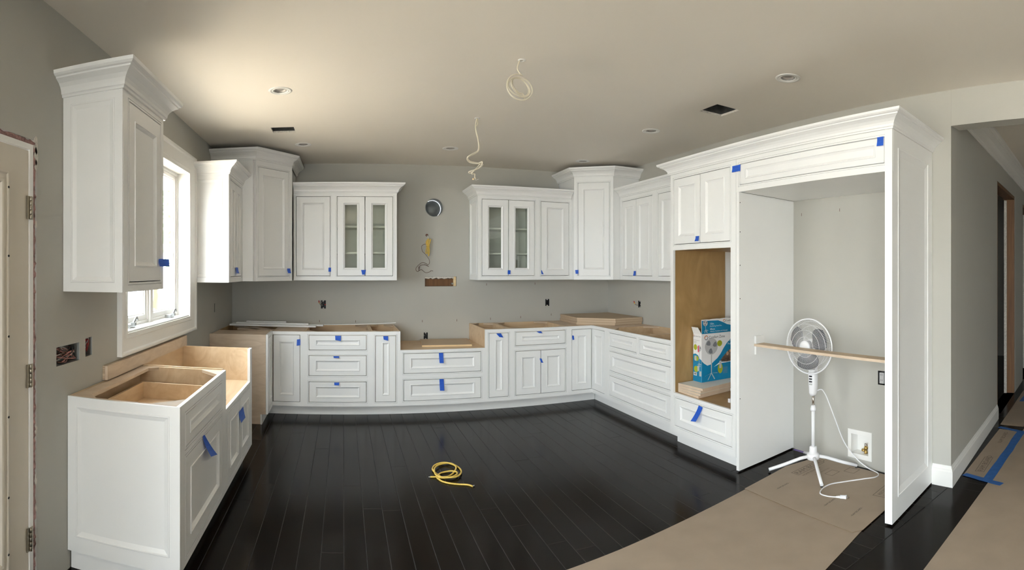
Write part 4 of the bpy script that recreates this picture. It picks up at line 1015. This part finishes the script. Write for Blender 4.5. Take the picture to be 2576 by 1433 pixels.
# white power adapter on the niche floor
pa = thing('power_adapter', 'small white power adapter with looped cord at the edge of the oven niche', 'adapter', FR(2.86, 3.232, 0, .4520))
MB().box(-.03, .03, -.012, .012, 0, .030).build('adapter_body', 'fanwhite', pa)
MB().tube(catmull([(.02, 0, .02), (.03, .025, .04), (.02, .03, .08), (0, .012, .105), (-.01, -.02, .10)], 5), .005, 8).build('cord', 'fanwhite', pa)

# ------------------------------------------------------------------ ledge across the alcove
sh = thing('alcove_ledge', 'plywood ledge board spanning the refrigerator alcove on a white block', 'shelf', FR(2.86, 2.985, 0, .93))
MB().prism([(2.862, 2.975), (2.965, 2.985), (2.95, 1.726), (2.85, 1.714)], .928, .946, 0, 1).build('ledge', ['mdf', 'plyraw'], sh, I4)
MB().prism([(2.865, 2.9745), (2.965, 2.985), (2.967, 2.967), (2.867, 2.957)], .865, .927).build('bracket_block', 'white', sh, I4)
MB().prism([(2.865, 2.9745), (2.965, 2.985), (2.967, 2.967), (2.867, 2.957)], .947, 1.005).build('bracket_block', 'white', sh, I4)

# ------------------------------------------------------------------ pedestal fan
FA = -85.1
fan = thing('pedestal_fan', 'white pedestal fan with grey blades standing in the refrigerator alcove', 'fan', FR(3.106, 2.586, FA))
G0 = .0082
MB().lathe([(0, .088), (.040, .088), (.047, .094), (.047, .128), (.043, .134), (.030, .137), (.028, .180), (.024, .186), (0, .186)], 28).build('base_hub', 'fanwhite', fan)
for ang in (139, 230, 315, 52):
    a = math.radians(ang - FA); c_, s_ = math.cos(a), math.sin(a); R = .335
    lg_ = MB().tube([(c_ * .03, s_ * .03, .112), (c_ * .10, s_ * .10, .098), (c_ * .22, s_ * .22, .058), (c_ * R, s_ * R, G0 + .016)], [.0125, .0125, .0125, .0122], 12).build('leg', 'fanwhite', fan)
    MB().lathe([(0, 0), (.009, 0), (.010, .004), (.008, .010), (0, .010)], 10, MW[fan] @ Matrix.Translation((c_ * (R - .005), s_ * (R - .005), G0 - (.003 if ang in (230, 315) else .0065)))).build('rubber_foot', 'wireblack', lg_, I4)
MB().lathe([(.0135, .18), (.0135, .455), (0, .455)], 16).build('pole', 'fanwhite', fan)
MB().lathe([(.015, .452), (.021, .458), (.021, .470), (.015, .497), (0, .497)], 18).build('height_collar', 'fanwhite', fan)
MB().lathe([(.010, .49), (.010, .58)], 16).build('chrome_tube', 'chrome', fan)
cb = MB()
L_ = [(.017, .024, .570), (.026, .030, .590), (.030, .033, .66), (.031, .034, .735), (.026, .030, .80), (.022, .026, .86)]
def rr_loop(a, b, z, n=16): return [((abs(math.cos(2 * PI * k / n)) ** .6) * math.copysign(a, math.cos(2 * PI * k / n)), (abs(math.sin(2 * PI * k / n)) ** .6) * math.copysign(b, math.sin(2 * PI * k / n)), z) for k in range(n)]
V = []
for a, b, z in L_: V += rr_loop(a, b, z)
cb.add(V, [(i * 16 + k, i * 16 + (k + 1) % 16, (i + 1) * 16 + (k + 1) % 16, (i + 1) * 16 + k) for i in range(len(L_) - 1) for k in range(16)] + [tuple(range(15, -1, -1)), tuple(range(80, 96))], 0, True)
cbo = cb.build('control_column', 'fanwhite', fan)
for k, z in enumerate((.718, .698, .678, .658)):
    MB().box(-.012, .012, -.038, -.030, z - .005, z + .005).build('button', 'button' if k < 3 else 'cardpale', cbo, MW[fan])
HZ = .945; HY = -.055; R = .204
HT = MW[fan] @ Matrix.Translation((0, HY, HZ)) @ Matrix.Rotation(PI / 2, 4, 'X')    # local z of the head looks forward (-y)
MB().lathe([(0, -.105), (.030, -.104), (.048, -.085), (.054, -.05), (.056, -.03), (.050, -.012), (0, -.012)], 26, HT).build('motor_housing', 'fanwhite', fan, I4)
def grille(profile, spokes, rings, name, wr=.00085):
    mb = MB()
    for k in range(spokes):
        a = 2 * PI * k / spokes
        mb.tube([HT @ Vector((r * math.cos(a + tw), r * math.sin(a + tw), z)) for r, z, tw in profile], wr, 4, caps=False)
    for r, z in rings: mb.tube([HT @ Vector((r * math.cos(2 * PI * k / 48), r * math.sin(2 * PI * k / 48), z)) for k in range(48)], wr * 1.5, 5, True)
    return tag(mb.build(name, 'fanwhite', fan, I4, recalc=False), kind='stuff')
grille([(.045, .058, 0), (.09, .056, .04), (.14, .047, .07), (.18, .028, .09), (.198, .008, .09), (R, 0, .09)], 100, [(.075, .057), (.125, .050), (.17, .034)], 'front_grille')
grille([(.056, -.062, 0), (.10, -.060, .0), (.15, -.05, .0), (.185, -.03, .0), (.199, -.01, 0), (R, 0, 0)], 80, [(.10, -.06), (.15, -.05), (.185, -.03)], 'rear_grille')
MB().tube([HT @ Vector((R * math.cos(2 * PI * k / 64), R * math.sin(2 * PI * k / 64), 0)) for k in range(64)], .0055, 8, True).build('rim_band', 'fanwhite', fan, I4)
MB().lathe([(0, .066), (.030, .065), (.043, .061), (.047, .055), (.047, .050), (0, .050)], 28, HT).build('centre_cap', 'fanwhite', fan, I4)
for a0 in (22, 142, 262):
    t0 = math.radians(a0); NR, NA = 8, 6; V = []
    for i in range(NR + 1):
        u = i / NR; r = .040 + .135 * u
        lead = .18 + .75 * math.sin(PI * min(1, .12 + u * .80)) ** .8; trail = -.30 - .28 * math.sin(PI * min(1, u * .95))
        for j in range(NA + 1):
            v = j / NA; an = t0 + trail + (lead - trail) * v
            V.append(HT @ Vector((r * math.cos(an), r * math.sin(an), .012 + (.5 - v) * .042 * (1 - .3 * u))))
    n1 = NA + 1
    bl = MB().add(V, [(i * n1 + j, i * n1 + j + 1, (i + 1) * n1 + j + 1, (i + 1) * n1 + j) for i in range(NR) for j in range(NA)], 0, True)
    o_ = bl.build('blade', 'blade', fan, I4); md = o_.modifiers.new('thickness', 'SOLIDIFY'); md.thickness = .0022
MB().lathe([(0, .0), (.042, 0), (.042, .036), (.036, .046), (0, .046)], 22, HT).build('blade_hub', 'blade', fan, I4)
cordp = [(3.122, 2.572, .600), (3.150, 2.545, .612), (3.172, 2.530, .585), (3.20, 2.515, .52), (3.25, 2.48, .36), (3.29, 2.43, .20), (3.33, 2.35, .085), (3.35, 2.26, .025), (3.33, 2.15, .011), (3.26, 2.125, .011), (3.18, 2.18, .011), (3.06, 2.26, .011), (2.97, 2.31, .011), (2.88, 2.31, .011), (2.80, 2.27, .011), (2.795, 2.205, .011), (2.82, 2.15, .011)]
MB().tube(catmull(cordp, 6), .0042, 7).build('power_cord', 'fanwhite', fan, I4)
pl = MB().tube([(2.82, 2.152, .011), (2.832, 2.125, .013)], [.006, .010], 10).tube([(2.832, 2.125, .013), (2.845, 2.098, .014), (2.850, 2.086, .014)], [.0135, .0135, .0165], 12).build('plug', 'fanwhite', fan, I4)
MB().box(2.848, 2.8505, 2.066, 2.088, .010, .018).build('prong', 'chrome', pl, I4); MB().box(2.856, 2.8585, 2.070, 2.092, .010, .018).build('prong', 'chrome', pl, I4)

# ------------------------------------------------------------------ floor protection board
def sheet(label, poly, z, name='floor_board_sheet'):
    return tag(MB().prism(poly, z, z + .0022, 0, 1).build(name, ['card', 'kraft_and_shade']), label, 'cardboard', 'brown floor protection sheets')  # darker side colour paints the thin shadow line along the sheet joints
s2 = sheet('long brown cardboard floor sheet across the front of the kitchen', [(2.57, 2.712), (1.42, 2.516), (.2, 2.33), (-.4, 2.24), (-.4, 1.25), (.9, 1.47), (2.10, 1.676), (2.585, 1.768)], .0008)
s1 = sheet('brown cardboard floor sheet under the pedestal fan in the alcove', [(2.513, 2.706), (3.02, 2.79), (3.345, 2.74), (3.345, 1.815), (2.90, 1.792), (2.56, 1.757), (2.50, 1.79)], .0058)
s3 = sheet('large brown cardboard sheet in the hallway at the right edge', [(1.9, 1.222), (3.606, 1.375), (4.79, 1.505), (6.0, 1.63), (6.0, .1), (1.9, .1)], .0008)
s4 = sheet('narrow brown cardboard strip taped along the hall baseboard', [(4.81, 1.735), (3.63, 1.592), (3.60, 1.395), (4.79, 1.525)], .0008)
s5 = sheet('far brown cardboard sheet by the hallway doorways', [(4.95, 1.778), (6.4, 2.0), (8.6, 2.2), (8.6, .2), (6.02, .2), (6.02, 1.66), (4.95, 1.54)], .0008)
def floor_text(s, x, y, z, deg, size, parent, m='print', sx=1.0):
    F_ = Matrix.Translation((x, y, z)) @ Matrix.Rotation(math.radians(deg), 4, 'Z') @ Matrix.Rotation(-PI / 2, 4, 'X')
    return text_mesh('lettering', s, size, F_, m, parent, sx=sx)
Z1 = .0083
floor_text('RAM BOARD', 2.965, 2.615, Z1, 3, .062, s1); floor_text('HOME EDITION', 2.965, 2.560, Z1, 3, .030, s1); floor_text('FLOOR PROTECTION', 3.04, 2.500, Z1, 3, .018, s1)
def frame_print(x0, x1, y0, y1, deg, parent, z=Z1, w_=.004):
    F_ = FR(x0, y0, deg); a, b_ = x1 - x0, y1 - y0
    for q_ in ((0, a, 0, w_), (0, a, b_ - w_, b_), (0, w_, w_, b_ - w_), (a - w_, a, w_, b_ - w_)): MB().box(q_[0], q_[1], q_[2], q_[3], z - .0003, z).build('printed_line', 'print', parent, F_)
frame_print(2.955, 3.285, 2.600, 2.672, 3, s1); frame_print(3.10, 3.20, 2.40, 2.47, 3, s1); frame_print(3.23, 3.32, 2.30, 2.39, 3, s1)
for x, y in ((2.66, 2.535), (2.665, 2.125), (2.655, 1.905)): floor_text('- RAM BOARD -', x, y, Z1, 6, .022, s1, 'ink')
floor_text('RECYCLED', 3.02, 1.93, Z1, 6, .034, s1); floor_text('reusable board', 3.02, 1.90, Z1, 6, .020, s1); frame_print(3.0, 3.22, 1.885, 1.975, 6, s1)
floor_text('RAM BOARD', 3.74, 1.485, .0033, 8, .060, s4); frame_print(3.73, 4.05, 1.47, 1.54, 8, s4, .0033); floor_text('RAM BOARD', 4.42, 1.575, .0033, 8, .055, s4)
def ftape(label, x0, y0, x1, y1, w_, z=.0035, m='tapefloor', cat='tape', name='tape_strip', group='tape strips on the floor'):
    d = Vector((x1 - x0, y1 - y0)); L = d.length; d.normalize(); n_ = Vector((-d.y, d.x)); q = random.Random(int(abs(x0 * 917 + y0 * 311))); N = 9
    A = [(x0 + d.x * L * k / N + n_.x * w_ / 2 * q.uniform(.88, 1.1), y0 + d.y * L * k / N + n_.y * w_ / 2 * q.uniform(.88, 1.1)) for k in range(N + 1)]
    B = [(x0 + d.x * L * k / N - n_.x * w_ / 2 * q.uniform(.88, 1.1), y0 + d.y * L * k / N - n_.y * w_ / 2 * q.uniform(.88, 1.1)) for k in range(N + 1)]
    return tag(MB().prism(A + B[::-1], z, z + .0006).build(name, m), label, cat, group)
ftape('blue tape strip across the near end of the hallway sheets', 3.635, 1.588, 3.555, 1.265, .055, .0040)
ftape('long blue tape strip along the joint of the hallway sheets', 3.575, 1.385, 4.80, 1.513, .075, .0032)
ftape('blue tape strip at the far end of the narrow hallway sheet', 4.855, 1.755, 4.78, 1.49, .05, .0040)
ftape('short blue tape strip on the far hallway sheet by the doorway', 5.9, 1.86, 6.6, 1.94, .05, .0032)
ftape('purple tape along the alcove wall left of the fan', XR - .018, 3.02, XR - .018, 2.905, .030, .0002, 'purple')
ftape('purple tape at the alcove wall beside the right panel', XR - .018, 1.90, XR - .018, 1.81, .030, .0002, 'purple')

# ------------------------------------------------------------------ yellow wire coil on the floor
yw = thing('yellow_wire_coil', 'short yellow cable coiled on the dark wood floor', 'cable', FR(.77, 3.92))
yp = [(.628, 3.855), (.666, 3.849), (.70, 3.85), (.684, 3.90), (.668, 3.96), (.672, 4.02), (.70, 4.08), (.751, 4.106), (.80, 4.085), (.843, 4.02), (.843, 3.965), (.809, 3.895), (.76, 3.842), (.70, 3.835), (.672, 3.875), (.672, 3.94), (.690, 4.005), (.74, 4.07), (.817, 4.098), (.858, 4.04), (.875, 3.955), (.86, 3.87), (.815, 3.80), (.758, 3.79), (.70, 3.82), (.69, 3.868), (.717, 3.915), (.76, 3.93), (.80, 3.923), (.83, 3.885), (.822, 3.84), (.775, 3.805), (.72, 3.81), (.675, 3.835), (.685, 3.79), (.70, 3.755), (.742, 3.715), (.80, 3.685), (.855, 3.665), (.882, 3.640), (.888, 3.628)]
zz = [.006 + .012 * (math.sin(i * .9) * .5 + .5) * (1 if 3 < i < 33 else 0) for i in range(len(yp))]
MB().tube(catmull([(x, y, z) for (x, y), z in zip(yp, zz)], 6), .0062, 8).build('sheath', 'wireyellow', yw, I4)
MB().tube([(.629, 3.855, .006), (.616, 3.857, .006)], .0022, 6).build('bare_end', 'wirewhite', yw, I4)
MB().tube([(.888, 3.632, .006), (.905, 3.640, .006)], .004, 6).build('bare_end', 'cardpale', yw, I4)

# ------------------------------------------------------------------ blue tape tabs used as door pulls
def tab(label, frame, pts, curl=.008, lift=.0012):
    """pts: top left, top right, bottom right, bottom left in the face plane"""
    tl, tr_, br, bl_ = [Vector(p) for p in pts]; N = 4; V = []
    for k in range(N + 1):
        s = k / N; a = tl.lerp(bl_, s); b_ = tr_.lerp(br, s); y = -lift - curl * s * s
        w_ = .0015 * math.sin(s * 5)
        V += [(a.x, y + w_, a.y), (b_.x, y - w_ * .5 - .001 * s, b_.y), (b_.x, y - w_ * .5 - .001 * s - .0008, b_.y), (a.x, y + w_ - .0008, a.y)]
    Fs = [(i * 4 + j, i * 4 + (j + 1) % 4, i * 4 + 4 + (j + 1) % 4, i * 4 + 4 + j) for i in range(N) for j in range(4)] + [(0, 1, 2, 3), (N * 4 + 3, N * 4 + 2, N * 4 + 1, N * 4)]
    return tag(MB().add(V, Fs).build('tape_tab', 'tape', frame=frame), 'blue tape tab ' + label, 'tape', 'blue tape tabs used as door pulls')
def sq(x, z, w_=.05, h_=.05, sk=0.0): return [(x - w_ / 2, z + h_ / 2), (x + w_ / 2, z + h_ / 2), (x + w_ / 2 + sk, z - h_ / 2), (x - w_ / 2 + sk * .6, z - h_ / 2 + abs(sk) * .3)]
BF = FR(0, BY - .0055); UF = FR(0, UY - .0055)
LBF = FR(LBX + .0055, 0, 90); LUF = FR(LUX + .0055, 0, 90); TF = FR(TX - .0055, 0, -90); RUF = FR(RUX - .0055, 0, -90)
tab('on the tall wall cabinet left of the window', FR(LUX + .0055, 2.785, 80), sq(.06, 1.553, .115, .042), .004)
tab('on the two-door wall cabinet right of the window', LUF, sq(4.952, 1.513, .11, .056), .012)
tab('on the diagonal corner wall cabinet left of the range', FR(-.608, 5.645, 52.3) @ Matrix.Translation((0, -.032, 0)), sq(.0, 1.509, .045, .05, .006))
tab('on the single-door wall cabinet left of the range', UF, sq(-.155, 1.523, .028, .045))
tab('between the two glass doors left of the range', UF, [(.190, 1.520), (.243, 1.520), (.232, 1.470), (.202, 1.468)], .012)
tab('between the two glass doors right of the range', UF, [(1.862, 1.518), (1.895, 1.516), (1.888, 1.470), (1.856, 1.472)], .012)
tab('on the single-door wall cabinet right of the range', UF, [(2.274, 1.518), (2.280, 1.518), (2.300, 1.470), (2.274, 1.472)], .010)
tab('on the diagonal corner wall cabinet right of the range', FR(2.70, 5.793, -38.8) @ Matrix.Translation((0, -.030, 0)), [(-.020, 1.520), (.020, 1.522), (.022, 1.475), (-.012, 1.475)], .006)
tab('on the two-door wall cabinet on the right wall', RUF, sq(-5.155, 1.482, .048, .052), .006)
tab('on the upper doors of the oven cabinet', TF, sq(-3.462, 1.772, .046, .042), .010)
tab('at the left end of the refrigerator flap door', TF, sq(-2.985, 2.275, .092, .048), .002)
tab('at the right end of the refrigerator flap door', TF, sq(-1.718, 2.278, .046, .054), .004)
tab('curling off the open-top base cabinet on the left wall', LBF, [(2.728, .636), (2.765, .632), (2.965, .462), (2.815, .500)], .022)
tab('on the sink base doors', LBF, sq(3.792, .468, .16, .085, .02), .012)
tab('on the left corner base cabinet door', BF, [(-.487, .796), (-.452, .800), (-.452, .738), (-.490, .732)], .006)
tab('on the top drawer of the three-drawer cabinet', BF, [(-.090, .838), (-.030, .838), (-.032, .785), (-.088, .796)], .014)
tab('on the middle drawer of the three-drawer cabinet', BF, [(-.108, .626), (-.052, .626), (-.050, .612), (-.104, .612)], .022)
tab('on the bottom drawer of the three-drawer cabinet', BF, [(-.100, .354), (-.048, .354), (-.050, .328), (-.098, .330)], .018)
tab('on the narrow cabinet left of the cooktop', BF, [(.408, .832), (.460, .832), (.458, .786), (.412, .798)], .012)
tab('on the upper drawer of the low cooktop cabinet', BF, [(.994, .646), (1.040, .646), (1.044, .540), (1.000, .542)], .012)
tab('on the lower drawer of the low cooktop cabinet', BF, [(1.000, .370), (1.046, .370), (1.050, .250), (1.004, .252)], .012)
tab('on the narrow cabinet right of the cooktop', BF, [(1.622, .834), (1.674, .834), (1.698, .790), (1.655, .796)], .014)
tab('on the drawer above the two base doors', BF, [(2.085, .838), (2.138, .840), (2.150, .820), (2.110, .824)], .020)
tab('between the two base doors right of the cooktop', BF, [(2.122, .540), (2.146, .536), (2.160, .492), (2.136, .494)], .016)
tab('on the right corner base cabinet door', BF, [(2.518, .776), (2.540, .772), (2.540, .728), (2.518, .726)], .012)
tab('curling off the drawer below the oven niche', TF, [(-3.442, .412), (-3.392, .404), (-3.448, .282), (-3.515, .272)], .028)
